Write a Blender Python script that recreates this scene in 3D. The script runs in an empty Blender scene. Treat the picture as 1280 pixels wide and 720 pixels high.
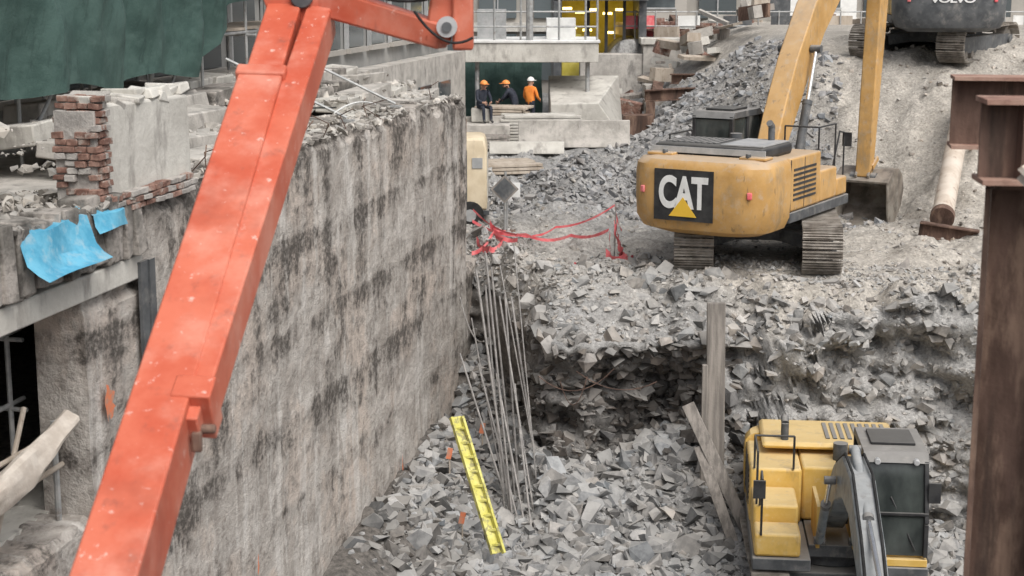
import bpy, bmesh, math, random
import numpy as np
from mathutils import Vector, Matrix, Euler
random.seed(7); rng=np.random.default_rng(7)
scene=bpy.context.scene
COL=scene.collection
# ------------------------------------------------------------ materials
def mat(name,c1,c2,scale=3.0,rough=.8,metal=0.0,bump=0.0,bscale=20.0,stretch=(1,1,1),layers=(),lo=.35,hi=.65,dust=None,attr=None,spec=.3,det=5):
    m=bpy.data.materials.new(name); m.use_nodes=True
    nt=m.node_tree; N=nt.nodes; L=nt.links; b=N['Principled BSDF']
    tc=N.new('ShaderNodeTexCoord')
    def noise(sc,st,det=det,off=0):
        mp=N.new('ShaderNodeMapping'); mp.inputs['Scale'].default_value=st; mp.inputs['Location'].default_value=(off,off*.7,off*1.3)
        L.new(tc.outputs['Object'],mp.inputs[0])
        n=N.new('ShaderNodeTexNoise'); n.inputs['Scale'].default_value=sc; n.inputs['Detail'].default_value=det; n.inputs['Roughness'].default_value=.65
        L.new(mp.outputs[0],n.inputs['Vector']); return n.outputs['Fac']
    def rng_(src,a,c):
        r=N.new('ShaderNodeMapRange'); r.interpolation_type='SMOOTHSTEP'
        r.inputs[1].default_value=a; r.inputs[2].default_value=c; L.new(src,r.inputs[0]); return r.outputs[0]
    def mix(f,a,c,amt=None,mode='MIX'):
        x=N.new('ShaderNodeMix'); x.data_type='RGBA'; x.blend_type=mode
        if amt is not None and f is not None:
            mm=N.new('ShaderNodeMath'); mm.operation='MULTIPLY'; mm.inputs[1].default_value=amt; L.new(f,mm.inputs[0]); f=mm.outputs[0]
        if f is None: x.inputs[0].default_value=1 if amt is None else amt
        else: L.new(f,x.inputs[0])
        for i,v in ((6,a),(7,c)):
            if isinstance(v,tuple): x.inputs[i].default_value=(*v,1)
            else: L.new(v,x.inputs[i])
        return x.outputs[2]
    col=mix(rng_(noise(scale,stretch),lo,hi),tuple(c1),tuple(c2))
    for i,l in enumerate(layers):
        lc,ls,la,lb,lst,lam=l
        col=mix(rng_(noise(ls,lst,5,3.1*(i+1)),la,lb),col,tuple(lc),lam)
    if attr:
        a=N.new('ShaderNodeAttribute'); a.attribute_name=attr
        col=mix(None,col,a.outputs['Color'],1.0,'MULTIPLY')
    if dust:
        g=N.new('ShaderNodeNewGeometry'); s=N.new('ShaderNodeSeparateXYZ'); L.new(g.outputs['Normal'],s.inputs[0])
        col=mix(rng_(s.outputs[2],.35,.95),col,tuple(dust[0]),dust[1])
    L.new(col,b.inputs['Base Color'])
    b.inputs['Roughness'].default_value=rough; b.inputs['Metallic'].default_value=metal
    b.inputs['Specular IOR Level'].default_value=spec
    if bump:
        bp=N.new('ShaderNodeBump'); bp.inputs['Strength'].default_value=bump; bp.inputs['Distance'].default_value=.03
        L.new(noise(bscale,(1,1,1),4),bp.inputs['Height']); L.new(bp.outputs[0],b.inputs['Normal'])
    return m
O=(1,1,1)
DUST=(.46,.43,.39)
M={}
M['ochre']=mat('ochre_paint',(.48,.275,.09),(.58,.35,.135),1.5,.55,layers=[((.30,.22,.13),2.5,.5,.72,(1,1,.5),.65),(DUST,6,.5,.78,O,.45),((.20,.14,.08),9,.6,.7,(1,1,.3),.6)],dust=(DUST,.5))
M['yellow']=mat('yellow_paint',(.64,.41,.10),(.72,.49,.16),2,.5,layers=[((.30,.2,.1),3,.52,.70,(1,1,.4),.65),((.7,.6,.42),7,.52,.78,O,.5)],dust=((.62,.53,.36),.45))
M['black']=mat('black_paint',(.025,.025,.027),(.05,.05,.05),3,.5,dust=((.25,.24,.22),.4))
M['dgrey']=mat('dark_grey_paint',(.07,.075,.08),(.12,.125,.13),3,.5,layers=[(DUST,4,.5,.8,O,.4)],dust=(DUST,.45))
M['boomgrey']=mat('grey_boom_paint',(.16,.19,.21),(.27,.30,.32),3,.45,layers=[((.07,.07,.07),5,.52,.7,O,.8),(DUST,3,.5,.8,O,.6)],dust=((.52,.5,.47),.4))
M['silver']=mat('chrome_rod',(.6,.6,.6),(.75,.75,.75),3,.25,.9)
M['lgrey']=mat('light_grey_metal',(.38,.39,.39),(.5,.5,.5),3,.5,.2,layers=[((.2,.18,.16),4,.55,.75,O,.5)])
M['track']=mat('track_steel',(.16,.14,.12),(.30,.27,.235),4,.7,.2,layers=[((.40,.37,.33),3,.42,.65,O,.8)])
M['bucket']=mat('bucket_steel',(.16,.14,.12),(.30,.26,.22),3,.6,.3,layers=[((.42,.39,.34),2,.45,.65,O,.7)])
M['white']=mat('white_paint',(.68,.68,.66),(.8,.8,.78),3,.6)
M['decalyellow']=mat('decal_yellow',(.75,.48,.05),(.8,.5,.06),3,.5)
def glass(name,c):
    m=bpy.data.materials.new(name); m.use_nodes=True; b=m.node_tree.nodes['Principled BSDF']
    nt=m.node_tree; n=nt.nodes.new('ShaderNodeTexNoise'); n.inputs['Scale'].default_value=2.2; n.inputs['Detail'].default_value=5
    r=nt.nodes.new('ShaderNodeValToRGB'); r.color_ramp.elements[0].position=.35; r.color_ramp.elements[1].position=.65; r.color_ramp.elements[0].color=(*c,1); r.color_ramp.elements[1].color=(c[0]*2.8,c[1]*2.7,c[2]*2.6,1)
    nt.links.new(n.outputs[0],r.inputs[0]); nt.links.new(r.outputs[0],b.inputs['Base Color'])
    b.inputs['Roughness'].default_value=.12; b.inputs['Specular IOR Level'].default_value=.7; return m
M['glass']=glass('cab_glass',(.03,.036,.036))
M['glass2']=glass('cab_glass_tinted',(.026,.031,.03))
M['red']=mat('red_orange_paint',(.50,.095,.05),(.60,.16,.095),1.3,.45,layers=[((.76,.55,.48),14,.62,.70,(1,1,.6),.7),((.24,.08,.06),6,.56,.75,(1,1,.25),.7),((.68,.32,.24),2.2,.43,.75,O,.6),((.36,.085,.05),1.1,.5,.7,(1,1,.5),.6)])
M['rust']=mat('rusty_steel',(.085,.052,.04),(.18,.115,.09),3,.85,.15,stretch=(1,1,.3),layers=[((.31,.21,.155),5,.48,.68,(1,1,.25),.75),((.045,.035,.03),2,.52,.7,(2,2,.15),.8)],bump=.2,bscale=30)
M['rustlight']=mat('rusty_flange',(.30,.17,.13),(.42,.28,.22),3,.8,layers=[((.15,.08,.06),5,.5,.7,O,.6)],bump=.2,bscale=30)
M['pipe']=mat('beige_pipe_paint',(.52,.44,.36),(.64,.57,.49),2,.6,layers=[((.3,.2,.14),4,.55,.7,O,.7)])
M['conc']=mat('concrete',(.36,.34,.31),(.53,.50,.46),2,.9,layers=[((.16,.15,.14),3,.52,.72,(1,1,.4),.7),((.64,.61,.57),6,.6,.75,O,.6)],bump=.5,bscale=14)
M['conclight']=mat('light_concrete',(.46,.44,.40),(.62,.60,.55),1,.9,layers=[((.26,.24,.22),2.5,.5,.7,(1,1,.4),.75)],bump=.4,bscale=14)
M['concdark']=mat('dark_rough_concrete',(.15,.14,.125),(.36,.33,.30),2.5,.95,layers=[((.06,.055,.05),3,.5,.65,O,.8)],bump=1,bscale=9)
M['wood']=mat('weathered_wood',(.36,.30,.24),(.50,.44,.37),3,.85,stretch=(1,1,.2),layers=[((.18,.14,.1),6,.55,.7,O,.6)])
M['woodgrey']=mat('grey_timber',(.17,.155,.14),(.33,.30,.27),3,.85,stretch=(3,3,.2),bump=.3)
M['galv']=mat('galvanised_tube',(.33,.34,.34),(.46,.46,.45),6,.5,.3,layers=[((.2,.16,.13),5,.52,.7,O,.7)])
M['rebar']=mat('rebar_steel',(.25,.24,.23),(.40,.38,.36),6,.6,.3)
M['blue']=mat('blue_membrane',(.07,.31,.47),(.15,.44,.60),4,.6,layers=[((.4,.5,.53),6,.5,.7,O,.6)])
M['ladder']=mat('yellow_green_board',(.58,.54,.12),(.70,.66,.24),3,.6,layers=[((.25,.23,.13),7,.5,.62,O,.8)])
M['cream']=mat('cream_enamel',(.60,.50,.35),(.70,.60,.44),2,.5,layers=[((.35,.28,.2),3,.55,.75,(1,1,.3),.6)])
M['tape']=mat('red_safety_tape',(.75,.12,.14),(.8,.26,.26),5,.6)
M['orangepaint']=mat('orange_spray_paint',(.70,.22,.11),(.50,.27,.19),9,.8,lo=.42,hi=.6)
M['tarp']=mat('beige_tarp',(.48,.42,.36),(.64,.58,.51),3,.8,bump=.6,bscale=6)
M['rubber']=mat('rubber',(.02,.02,.02),(.04,.04,.04),5,.8)
M['skin']=mat('skin',(.42,.25,.18),(.48,.29,.21),5,.6)
M['vest']=mat('orange_vest',(.80,.22,.04),(.85,.30,.06),5,.7)
M['navy']=mat('dark_clothes',(.02,.025,.04),(.05,.055,.07),5,.9)
M['hat']=mat('orange_helmet',(.85,.30,.08),(.88,.34,.1),5,.4)
M['hatw']=mat('white_helmet',(.75,.75,.72),(.8,.8,.78),5,.4)
M['facade']=mat('grey_render',(.24,.24,.23),(.34,.335,.32),.6,.9,layers=[((.42,.40,.37),1.5,.5,.7,(1,1,.4),.5)])
M['facade2']=mat('stone_cladding',(.34,.32,.29),(.44,.41,.37),.5,.9)
M['window']=glass('window_glass',(.05,.06,.065))
M['brick']=mat('old_brick',(.17,.09,.07),(.31,.19,.15),7,.95,layers=[((.42,.38,.34),5,.51,.66,O,.8),((.09,.06,.05),9,.55,.7,O,.7)],bump=.6,bscale=15)
M['mortar']=mat('mortar',(.30,.28,.26),(.44,.41,.38),6,.95,bump=.6)
M['net']=mat('green_netting',(.045,.085,.075),(.075,.13,.115),2.0,.75,layers=[((.12,.19,.17),1.3,.5,.75,(1,1,2),.5),((.03,.055,.05),3,.52,.7,(3,1,.6),.6)],bump=.3,bscale=30)
def emis(name,c,s):
    m=bpy.data.materials.new(name); m.use_nodes=True; b=m.node_tree.nodes['Principled BSDF']
    b.inputs['Emission Color'].default_value=(*c,1); b.inputs['Emission Strength'].default_value=s; b.inputs['Base Color'].default_value=(*c,1); return m
M['lamp']=emis('yellow_lamp_glow',(1,.72,.2),7)
M['passage']=mat('yellow_passage_panel',(.50,.42,.07),(.62,.53,.14),2,.7)

# ------------------------------------------------------------ mesh builder
class MB:
    def __init__(s): s.v=[];s.f=[];s.m=[];s.mats=[]
    def mi(s,m):
        m=M[m]
        if m not in s.mats: s.mats.append(m)
        return s.mats.index(m)
    def add(s,vs,fs,m):
        o=len(s.v); s.v+= [tuple(v) for v in vs]; k=s.mi(m)
        for f in fs: s.f.append([i+o for i in f]); s.m.append(k)
    def box(s,c,d,m,rot=(0,0,0),j=0):
        R=Euler(rot).to_matrix(); vs=[]
        for x in(-.5,.5):
            for y in(-.5,.5):
                for z in(-.5,.5):
                    v=R@Vector((x*d[0],y*d[1],z*d[2]))+Vector(c)
                    if j: v+=Vector([random.uniform(-j,j) for _ in range(3)])
                    vs.append(v)
        s.add(vs,[(0,1,3,2),(4,6,7,5),(0,4,5,1),(2,3,7,6),(0,2,6,4),(1,5,7,3)],m)
    def bb(s,x0,x1,y0,y1,z0,z1,m): s.box(((x0+x1)/2,(y0+y1)/2,(z0+z1)/2),(x1-x0,y1-y0,z1-z0),m)
    def frame(s,p1,p2,up=(0,0,1)):
        p1=Vector(p1);p2=Vector(p2);d=(p2-p1).normalized();u=Vector(up)
        if abs(d.dot(u))>.98:u=Vector((0,1,0))
        r=d.cross(u).normalized();u=r.cross(d);return p1,p2,d,r,u
    def beam(s,p1,p2,w,h,m,up=(0,0,1),w2=None,h2=None):
        p1,p2,d,r,u=s.frame(p1,p2,up); w2=w2 or w;h2=h2 or h; vs=[]
        for p,ww,hh in((p1,w,h),(p2,w2,h2)):
            for a,b in((-1,-1),(1,-1),(1,1),(-1,1)): vs.append(p+r*a*ww/2+u*b*hh/2)
        s.add(vs,[(3,2,1,0),(4,5,6,7),(0,1,5,4),(1,2,6,5),(2,3,7,6),(3,0,4,7)],m)
    def tube(s,p1,p2,r,m,n=8,r2=None):
        p1,p2,d,a,u=s.frame(p1,p2); r2=r if r2 is None else r2; vs=[]
        for p,rr in((p1,r),(p2,r2)):
            for i in range(n):
                t=2*math.pi*i/n; vs.append(p+a*math.cos(t)*rr+u*math.sin(t)*rr)
        fs=[(i,(i+1)%n,n+(i+1)%n,n+i) for i in range(n)]+[tuple(range(n))[::-1],tuple(range(n,2*n))]
        s.add(vs,fs,m)
    def path(s,pts,r,m,n=6):
        for a,b in zip(pts[:-1],pts[1:]): s.tube(a,b,r,m,n)
    def hang(s,a,b,sag,r,m,k=10,n=6):
        a=Vector(a);b=Vector(b); s.path([a.lerp(b,i/k)-Vector((0,0,sag*4*(i/k)*(1-i/k))) for i in range(k+1)],r,m,n)
    def prism(s,poly,x0,x1,m):
        n=len(poly); vs=[(x0,y,z) for y,z in poly]+[(x1,y,z) for y,z in poly]
        s.add(vs,[tuple(range(n))[::-1],tuple(range(n,2*n))]+[(i,(i+1)%n,n+(i+1)%n,n+i) for i in range(n)],m)
    def loft(s,rings,m):
        n=len(rings[0]); vs=[p for r in rings for p in r]; fs=[]
        for k in range(len(rings)-1):
            for i in range(n): fs.append((k*n+i,k*n+(i+1)%n,(k+1)*n+(i+1)%n,(k+1)*n+i))
        fs.append(tuple(range(n))[::-1]); fs.append(tuple(range((len(rings)-1)*n,len(rings)*n)))
        s.add(vs,fs,m)
    def hbeam(s,p1,p2,d,w,tf,tw,m,up=(0,0,1),mf=None):
        P1,P2,dd,r,u=s.frame(p1,p2,up); mf=mf or m
        s.beam(P1,P2,tw,d-2*tf-.004,m,u)
        for k in(-1,1): s.beam(P1+u*k*(d-tf)/2,P2+u*k*(d-tf)/2,w,tf,mf,u)
    def done(s,name,parent=None,mw=None,bevel=0,smooth=True):
        me=bpy.data.meshes.new(name); me.from_pydata(s.v,[],s.f)
        for m in s.mats: me.materials.append(m)
        me.polygons.foreach_set('material_index',s.m)
        bm=bmesh.new(); bm.from_mesh(me); bmesh.ops.recalc_face_normals(bm,faces=bm.faces); bm.to_mesh(me); bm.free()
        if smooth:
            me.polygons.foreach_set('use_smooth',[True]*len(me.polygons)); me.set_sharp_from_angle(angle=math.radians(35))
        ob=bpy.data.objects.new(name,me); COL.objects.link(ob)
        if parent: ob.parent=parent
        if mw is not None: ob.matrix_local=mw
        if bevel:
            b=ob.modifiers.new('bevel','BEVEL'); b.width=bevel; b.segments=2; b.limit_method='ANGLE'; b.angle_limit=math.radians(40)
        return ob
def empty(name,loc=(0,0,0),rz=0):
    e=bpy.data.objects.new(name,None); COL.objects.link(e); e.location=loc; e.rotation_euler=(0,0,rz); e.empty_display_size=.3; return e

# ------------------------------------------------------------ numpy noise / terrain
T=rng.random((256,256))
def vn(x,y,s=0):
    x=np.asarray(x,float)+s*17.37+1000; y=np.asarray(y,float)+s*9.71+1000
    xi=np.floor(x).astype(int); yi=np.floor(y).astype(int); xf=x-xi; yf=y-yi
    u=xf*xf*(3-2*xf); v=yf*yf*(3-2*yf)
    a=T[xi&255,yi&255];b=T[(xi+1)&255,yi&255];c=T[xi&255,(yi+1)&255];d=T[(xi+1)&255,(yi+1)&255]
    return (a*(1-u)+b*u)*(1-v)+(c*(1-u)+d*u)*v
def fbm(x,y,o=4,s=0):
    r=0;a=.5;f=1
    for i in range(o): r=r+a*(vn(x*f,y*f,s+i*3)-.5); a*=.55; f*=2.03
    return r
def sm(a,b,x):
    t=np.clip((np.asarray(x,float)-a)/(b-a),0,1); return t*t*(3-2*t)
def Yc(X):
    X=np.asarray(X,float)
    return 29.4+5.0*(1-sm(-1.1,1.0,X))+.8*(vn(X*.9,X*0,5)-.5)+.5*(vn(X*3,X*0,8)-.5)-2.0*sm(7.6,11.5,X)-.8*sm(4.5,6.3,X)
def under(X): return .3+.8*sm(.2,1,X)*(1-sm(3.2,4,X))
def wd(X,Y): return (X+.99)*.978-(Y-34.3)*.2065
def cw(X): return .5+.9*sm(4.5,6.3,X)
def ground(X,t):
    X=np.asarray(X,float); t=np.asarray(t,float)
    yc=Yc(X); Y=t+yc; d=wd(X,Y)
    fl=-10.6+.45*sm(24,30,Y)+.65*fbm(X*.7,Y*.7,4,2)+1.0*(1-sm(.1,1.9,d))+.75*sm(-2.2,-.2,t)*(1-sm(4.3,5.2,X))*(.6+1.2*vn(X*.8,X*0,15))+.22*fbm(X*2.2,Y*2.2,4,19)
    top=-6.0+.5*sm(42,50,Y)-1.3*np.clip((1.9-t)/1.9,0,1)**1.2
    E=3.45*sm(2.9,9.5,X+1.6*fbm(X*.3,Y*.3,3,4))*sm(40.2,46.8,Y-.9*sm(9,12,X)*-1.5+1.2*fbm(X*.4,Y*.4,2,77))
    mound=1.25*np.exp(-(((X-1.7)/1.7)**2+((Y-41)/1.8)**2))*(1+.5*fbm(X*.8,Y*.8,3,11))+.4*np.exp(-(((X-3.9)/1.5)**2+((Y-43.5)/2)**2))
    flat=1-.85*np.exp(-(((X-5.6)/2.6)**4+((Y-34.4)/3.0)**4))
    top=top+E+mound+(.6*fbm(X*.45,Y*.45,4,1)+.6*fbm(X*1.7,Y*1.7,4,6))*flat*(1-sm(48,54,Y))-.35*np.exp(-(((X-8.9)/1.9)**2+((Y-39.6)/2.0)**2))
    c=np.clip(t/cw(X),0,1)
    z=fl+(top-fl)*c
    bm_=(1-sm(-.55,-.15,d))*(1-sm(34.0,34.6,Y))
    z=z*(1-bm_)+(-6.0)*bm_
    up=sm(62.1,62.5,Y)*sm(2.0,4.5,X); z=z*(1-up)+np.maximum(z,-2.6)*up
    st=1-sm(1.2,2.6,Y); z=z*(1-st)+(-1.7)*st
    U=under(X); dy=np.where(t<=0,U*np.exp(np.minimum(t,0)/1.5),U*(1-c**2.2))
    nz=(c>0)*(c<1)
    dy=dy*(1-bm_)+nz*(1.3*fbm(X*1.5,z*2.2,4,9)+.5*(vn(X*.4,z*6,3)-.5)+.3*(vn(X*5,z*5,13)-.5))*(1-bm_)
    return X,Y+dy,z,c,d,E
def hz(x,y):
    x=float(x); return float(ground(np.array([x]),np.array([y-float(Yc(np.array([x]))[0])]))[2][0])

def ar(a,b,s): return list(np.arange(a,b,s))
tt=[-400,-250,-150,-90,-60]+ar(-40,-8,1)+ar(-8,-2,.12)+ar(-2,-.1,.07)+ar(-.1,.55,.022)+ar(.55,1.5,.04)+ar(1.5,10,.08)+ar(10,24,.17)+ar(24,45,.5)+[46,50,55,60,70,90,130,200,300,450]
xx=[-450,-250,-140,-80]+ar(-50,-9,.9)+ar(-9,13,.08)+ar(13,22,.25)+ar(22,60,1.5)+[70,90,150,260,450]
XX,TT=np.meshgrid(np.array(xx),np.array(tt)); 
gx,gy,gz,gc,gd,gE=ground(XX,TT)
def fastmesh(name,V,F,cols=None,smooth=False):
    k=F.shape[1]; me=bpy.data.meshes.new(name)
    me.vertices.add(len(V)); me.vertices.foreach_set('co',V.astype(np.float32).ravel())
    me.loops.add(F.size); me.loops.foreach_set('vertex_index',F.astype(np.int32).ravel())
    me.polygons.add(len(F)); me.polygons.foreach_set('loop_start',np.arange(0,F.size,k,dtype=np.int32))
    me.update(calc_edges=True)
    me.polygons.foreach_set('use_smooth',[bool(smooth)]*len(F))
    if cols is not None:
        a=me.color_attributes.new('Col','FLOAT_COLOR','POINT')
        a.data.foreach_set('color',np.concatenate([cols,np.ones((len(cols),1))],1).astype(np.float32).ravel())
    me.validate(); ob=bpy.data.objects.new(name,me); COL.objects.link(ob); return ob
nr,nc=XX.shape
V=np.stack([gx,gy,gz],-1).reshape(-1,3)
idx=np.arange(nr*nc).reshape(nr,nc)
F=np.stack([idx[:-1,:-1],idx[:-1,1:],idx[1:,1:],idx[1:,:-1]],-1).reshape(-1,4)
nzz=fbm(gx*.5,gy*.5,4,21)
tan=np.clip(.25+.6*sm(4.0,7,gx)*sm(0.2,1,TT)+.9*sm(.3,1,TT)*np.exp(-(((gx-6.5)/3.5)**2+((gy-33)/4.5)**2))+1.1*sm(8.6,10.0,gx+.8*nzz)*sm(36,39,gy)+nzz*1.6-.5*sm(38,40,gy)*(1-sm(6,9,gx)),0,1)*sm(.15,.7,TT)
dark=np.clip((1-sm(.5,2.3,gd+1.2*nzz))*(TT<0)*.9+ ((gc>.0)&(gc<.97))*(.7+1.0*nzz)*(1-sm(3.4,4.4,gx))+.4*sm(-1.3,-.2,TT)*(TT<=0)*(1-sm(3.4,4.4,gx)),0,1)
pale=np.clip(((gc>0)&(gc<1))*sm(3.6,4.3,gx)*.8+.3*nzz,0,1)
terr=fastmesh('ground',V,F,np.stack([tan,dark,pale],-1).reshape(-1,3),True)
def terrmat():
    m=bpy.data.materials.new('excavated_soil_and_rock'); m.use_nodes=True; nt=m.node_tree;N=nt.nodes;L=nt.links;b=N['Principled BSDF']
    tc=N.new('ShaderNodeTexCoord'); a=N.new('ShaderNodeAttribute'); a.attribute_name='Col'; sp=N.new('ShaderNodeSeparateColor'); L.new(a.outputs['Color'],sp.inputs[0])
    def noise(sc,det=5):
        n=N.new('ShaderNodeTexNoise'); n.inputs['Scale'].default_value=sc; n.inputs['Detail'].default_value=det; n.inputs['Roughness'].default_value=.7; L.new(tc.outputs['Object'],n.inputs['Vector']); return n
    def vor(sc):
        n=N.new('ShaderNodeTexVoronoi'); n.inputs['Scale'].default_value=sc
        w=N.new('ShaderNodeVectorMath'); w.operation='ADD'; nn=noise(sc*.8,2)
        k=N.new('ShaderNodeVectorMath'); k.operation='SCALE'; k.inputs['Scale'].default_value=1.4/sc; L.new(nn.outputs['Color'],k.inputs[0])
        L.new(tc.outputs['Object'],w.inputs[0]); L.new(k.outputs[0],w.inputs[1]); L.new(w.outputs[0],n.inputs['Vector']); return n
    def ramp(src,st):
        r=N.new('ShaderNodeValToRGB'); e=r.color_ramp.elements
        while len(e)<len(st): e.new(.5)
        for i,(p,c) in enumerate(st): e[i].position=p; e[i].color=(*c,1)
        L.new(src,r.inputs[0]); return r.outputs[0]
    def mix(f,x,y,mode='MIX'):
        q=N.new('ShaderNodeMix'); q.data_type='RGBA'; q.blend_type=mode
        if isinstance(f,float): q.inputs[0].default_value=f
        else: L.new(f,q.inputs[0])
        L.new(x,q.inputs[6]); L.new(y,q.inputs[7]); return q.outputs[2]
    n1=noise(1.3,6).outputs[0]; n2=noise(9).outputs[0]
    grey=ramp(n1,[(.3,(.23,.23,.228)),(.5,(.345,.34,.332)),(.7,(.47,.46,.443))])
    tanc=ramp(n1,[(.3,(.40,.37,.325)),(.7,(.57,.53,.475))])
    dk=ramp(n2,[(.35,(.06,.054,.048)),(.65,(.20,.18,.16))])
    pl=ramp(n2,[(.35,(.30,.30,.298)),(.65,(.51,.50,.485))])
    col=mix(sp.outputs[0],grey,tanc); col=mix(sp.outputs[2],col,pl)
    v1=vor(7); v2=vor(24)
    vc=N.new('ShaderNodeSeparateColor'); L.new(v1.outputs['Color'],vc.inputs[0]); vc2=N.new('ShaderNodeSeparateColor'); L.new(v2.outputs['Color'],vc2.inputs[0])
    col=mix(.5,col,ramp(vc.outputs[0],[(0,(.68,.68,.68)),(1,(1.15,1.15,1.15))]),'MULTIPLY')
    col=mix(.8,col,ramp(vc2.outputs[0],[(0,(.7,.7,.7)),(1,(1.2,1.2,1.2))]),'MULTIPLY')
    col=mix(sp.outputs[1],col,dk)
    L.new(col,b.inputs['Base Color']); b.inputs['Roughness'].default_value=.95; b.inputs['Specular IOR Level'].default_value=.1
    s=N.new('ShaderNodeMath'); s.operation='MULTIPLY_ADD'; L.new(vc.outputs[1],s.inputs[0]); s.inputs[1].default_value=.8
    s2=N.new('ShaderNodeMath'); s2.operation='MULTIPLY_ADD'; L.new(vc2.outputs[1],s2.inputs[0]); s2.inputs[1].default_value=.35; L.new(n2,s2.inputs[2]); L.new(s2.outputs[0],s.inputs[2])
    bp=N.new('ShaderNodeBump'); bp.inputs['Strength'].default_value=.8; bp.inputs['Distance'].default_value=.06; L.new(s.outputs[0],bp.inputs['Height']); L.new(bp.outputs[0],b.inputs['Normal'])
    return m
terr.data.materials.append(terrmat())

# ------------------------------------------------------------ rocks
bases=[]
for k in range(18):
    bm=bmesh.new(); j=.20
    tp=random.uniform(.45,1.0); sk=random.uniform(-.25,.25)
    for x in(-1,1):
        for y in(-1,1):
            for z in(-1,1):
                if random.random()<.12: continue
                f=tp if z>0 else 1
                bm.verts.new(Vector((x*f*.5+sk*z*.5+random.uniform(-j,j),y*f*.5+random.uniform(-j,j),z*.5+random.uniform(-j,j))))
    for q in range(random.randint(1,5)): bm.verts.new(Vector((random.uniform(-.7,.7),random.uniform(-.7,.7),random.uniform(-.3,.6))))
    r=bmesh.ops.convex_hull(bm,input=bm.verts)
    bmesh.ops.delete(bm,geom=[v for v in bm.verts if not v.link_faces],context='VERTS')
    bm.verts.index_update(); bm.verts.ensure_lookup_table()
    bases.append((np.array([v.co[:] for v in bm.verts]),np.array([[v.index for v in f.verts] for f in bm.faces]))); bm.free()
def scatter(name,P,S,C,m,tilt=.42,flatness=.46,parent=None):
    n=len(P); k=rng.integers(0,len(bases),n); Vs=[];Fs=[];Cs=[];o=0
    az=rng.random(n)*6.283; ax=rng.normal(0,tilt,n); ay=rng.normal(0,tilt,n)
    sc=np.stack([S,S*rng.uniform(.4,.95,n),S*rng.uniform(flatness*.4,flatness*1.6,n)],1)
    for b in range(len(bases)):
        I=np.where(k==b)[0]
        if not len(I): continue
        bv,bf=bases[b]; v=bv[None]*sc[I][:,None,:]
        def rot(v,a,i,j):
            c=np.cos(a)[:,None];s=np.sin(a)[:,None];r=v.copy(); r[:,:,i]=v[:,:,i]*c-v[:,:,j]*s; r[:,:,j]=v[:,:,i]*s+v[:,:,j]*c; return r
        v=rot(v,ax[I],1,2);v=rot(v,ay[I],0,2);v=rot(v,az[I],0,1); v=v+P[I][:,None,:]
        f=bf[None]+(np.arange(len(I))*len(bv))[:,None,None]+o
        o+=len(I)*len(bv); Vs.append(v.reshape(-1,3));Fs.append(f.reshape(-1,3));Cs.append(np.repeat(C[I],len(bv),0))
    ob=fastmesh(name,np.concatenate(Vs),np.concatenate(Fs),np.concatenate(Cs)); ob.data.materials.append(m)
    if parent: ob.parent=parent
    return ob
M['rock']=mat('broken_rock',(.20,.20,.20),(.33,.325,.317),5,.95,attr='Col',dust=((.42,.408,.385),.5),spec=.1,det=3)
def zone(n,x0,x1,t0,t1,smin,smax,absY=False,col=(1,1,1),var=.25,pw=3,clump=.0,keep=None,sink=.06):
    X=rng.uniform(x0,x1,n); t=rng.uniform(t0,t1,n)
    if absY: t=t-Yc(X)
    if clump:
        w=fbm(X*.7,t*.7,3,31)+.5; ok=rng.random(n)<np.clip((w-.5)*clump+.6,0.02,1); X=X[ok];t=t[ok]
    gx_,gy_,gz_,c,d,E=ground(X,t); S=smin+(smax-smin)*rng.random(len(X))**pw
    ok=(d>.15)|(gy_>34.8)
    ok&=~((np.abs(gx_-5.3)<2.1)&(np.abs(gy_-34.2)<2.7)&(S>.12))
    ok&=~((np.abs(gx_-5.4)<1.5)&(np.abs(gy_-26.2)<2.2)&(S>.15))
    if keep is not None: ok&=keep(gx_,gy_,gz_)
    P=np.stack([gx_,gy_,gz_+S*sink],1)[ok]; S=S[ok]
    g=np.clip(rng.normal(1,var,len(S)),.4,1.6)[:,None]; tint=rng.normal(0,.03,(len(S),1))
    C=np.array(col)[None]*g*np.concatenate([1+tint,np.ones_like(tint),1-tint],1)
    return P,S,C
Z=[zone(17000,-2.2,8.6,-7.5,-.0,.03,.36,pw=4.2),
   zone(300,.3,5.0,-2.6,-.3,.15,.55,pw=2,col=(.85,.85,.85)),
   zone(70,-.5,5.0,-6,-.6,.35,.65,pw=1.5,col=(1.05,1.05,1.05)),
   zone(2600,-3.5,8.6,-24,-7.5,.06,.45,pw=3),
   zone(19000,-1.5,9.5,.5,4.5,.02,.15,col=(1.25,1.2,1.14),pw=5,clump=2),
   zone(260,-.8,4.5,.5,4,.12,.4,col=(1.1,1.08,1.05),pw=2.5),
   zone(80,4.5,9.5,.5,4,.12,.32,col=(1.25,1.2,1.15),pw=2.5),
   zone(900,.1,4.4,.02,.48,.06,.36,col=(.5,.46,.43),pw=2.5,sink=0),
   zone(1500,4.4,9.5,.0,1.5,.04,.3,col=(1.15,1.12,1.08),pw=3,sink=0),
   zone(9000,-1.5,9,33.5,50,.03,.14,True,col=(1.25,1.21,1.15),pw=5,clump=2.5),
   zone(6000,-.6,4.8,38.6,44.5,.04,.24,True,col=(.9,.9,.92),pw=4),
   zone(9000,3.0,10.5,39,56,.04,.3,True,col=(1.0,1.0,1.02),pw=5,keep=lambda x,y,z:(x<8.9+.4*np.sin(y))),
   zone(2400,8.5,16,33,47,.03,.16,True,col=(1.5,1.38,1.25),pw=5),
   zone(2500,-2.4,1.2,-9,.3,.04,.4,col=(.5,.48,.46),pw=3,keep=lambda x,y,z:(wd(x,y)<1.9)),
   zone(120,.2,8.3,.42,.6,.12,.4,col=(1,.95,.9),pw=1.8)]
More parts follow.
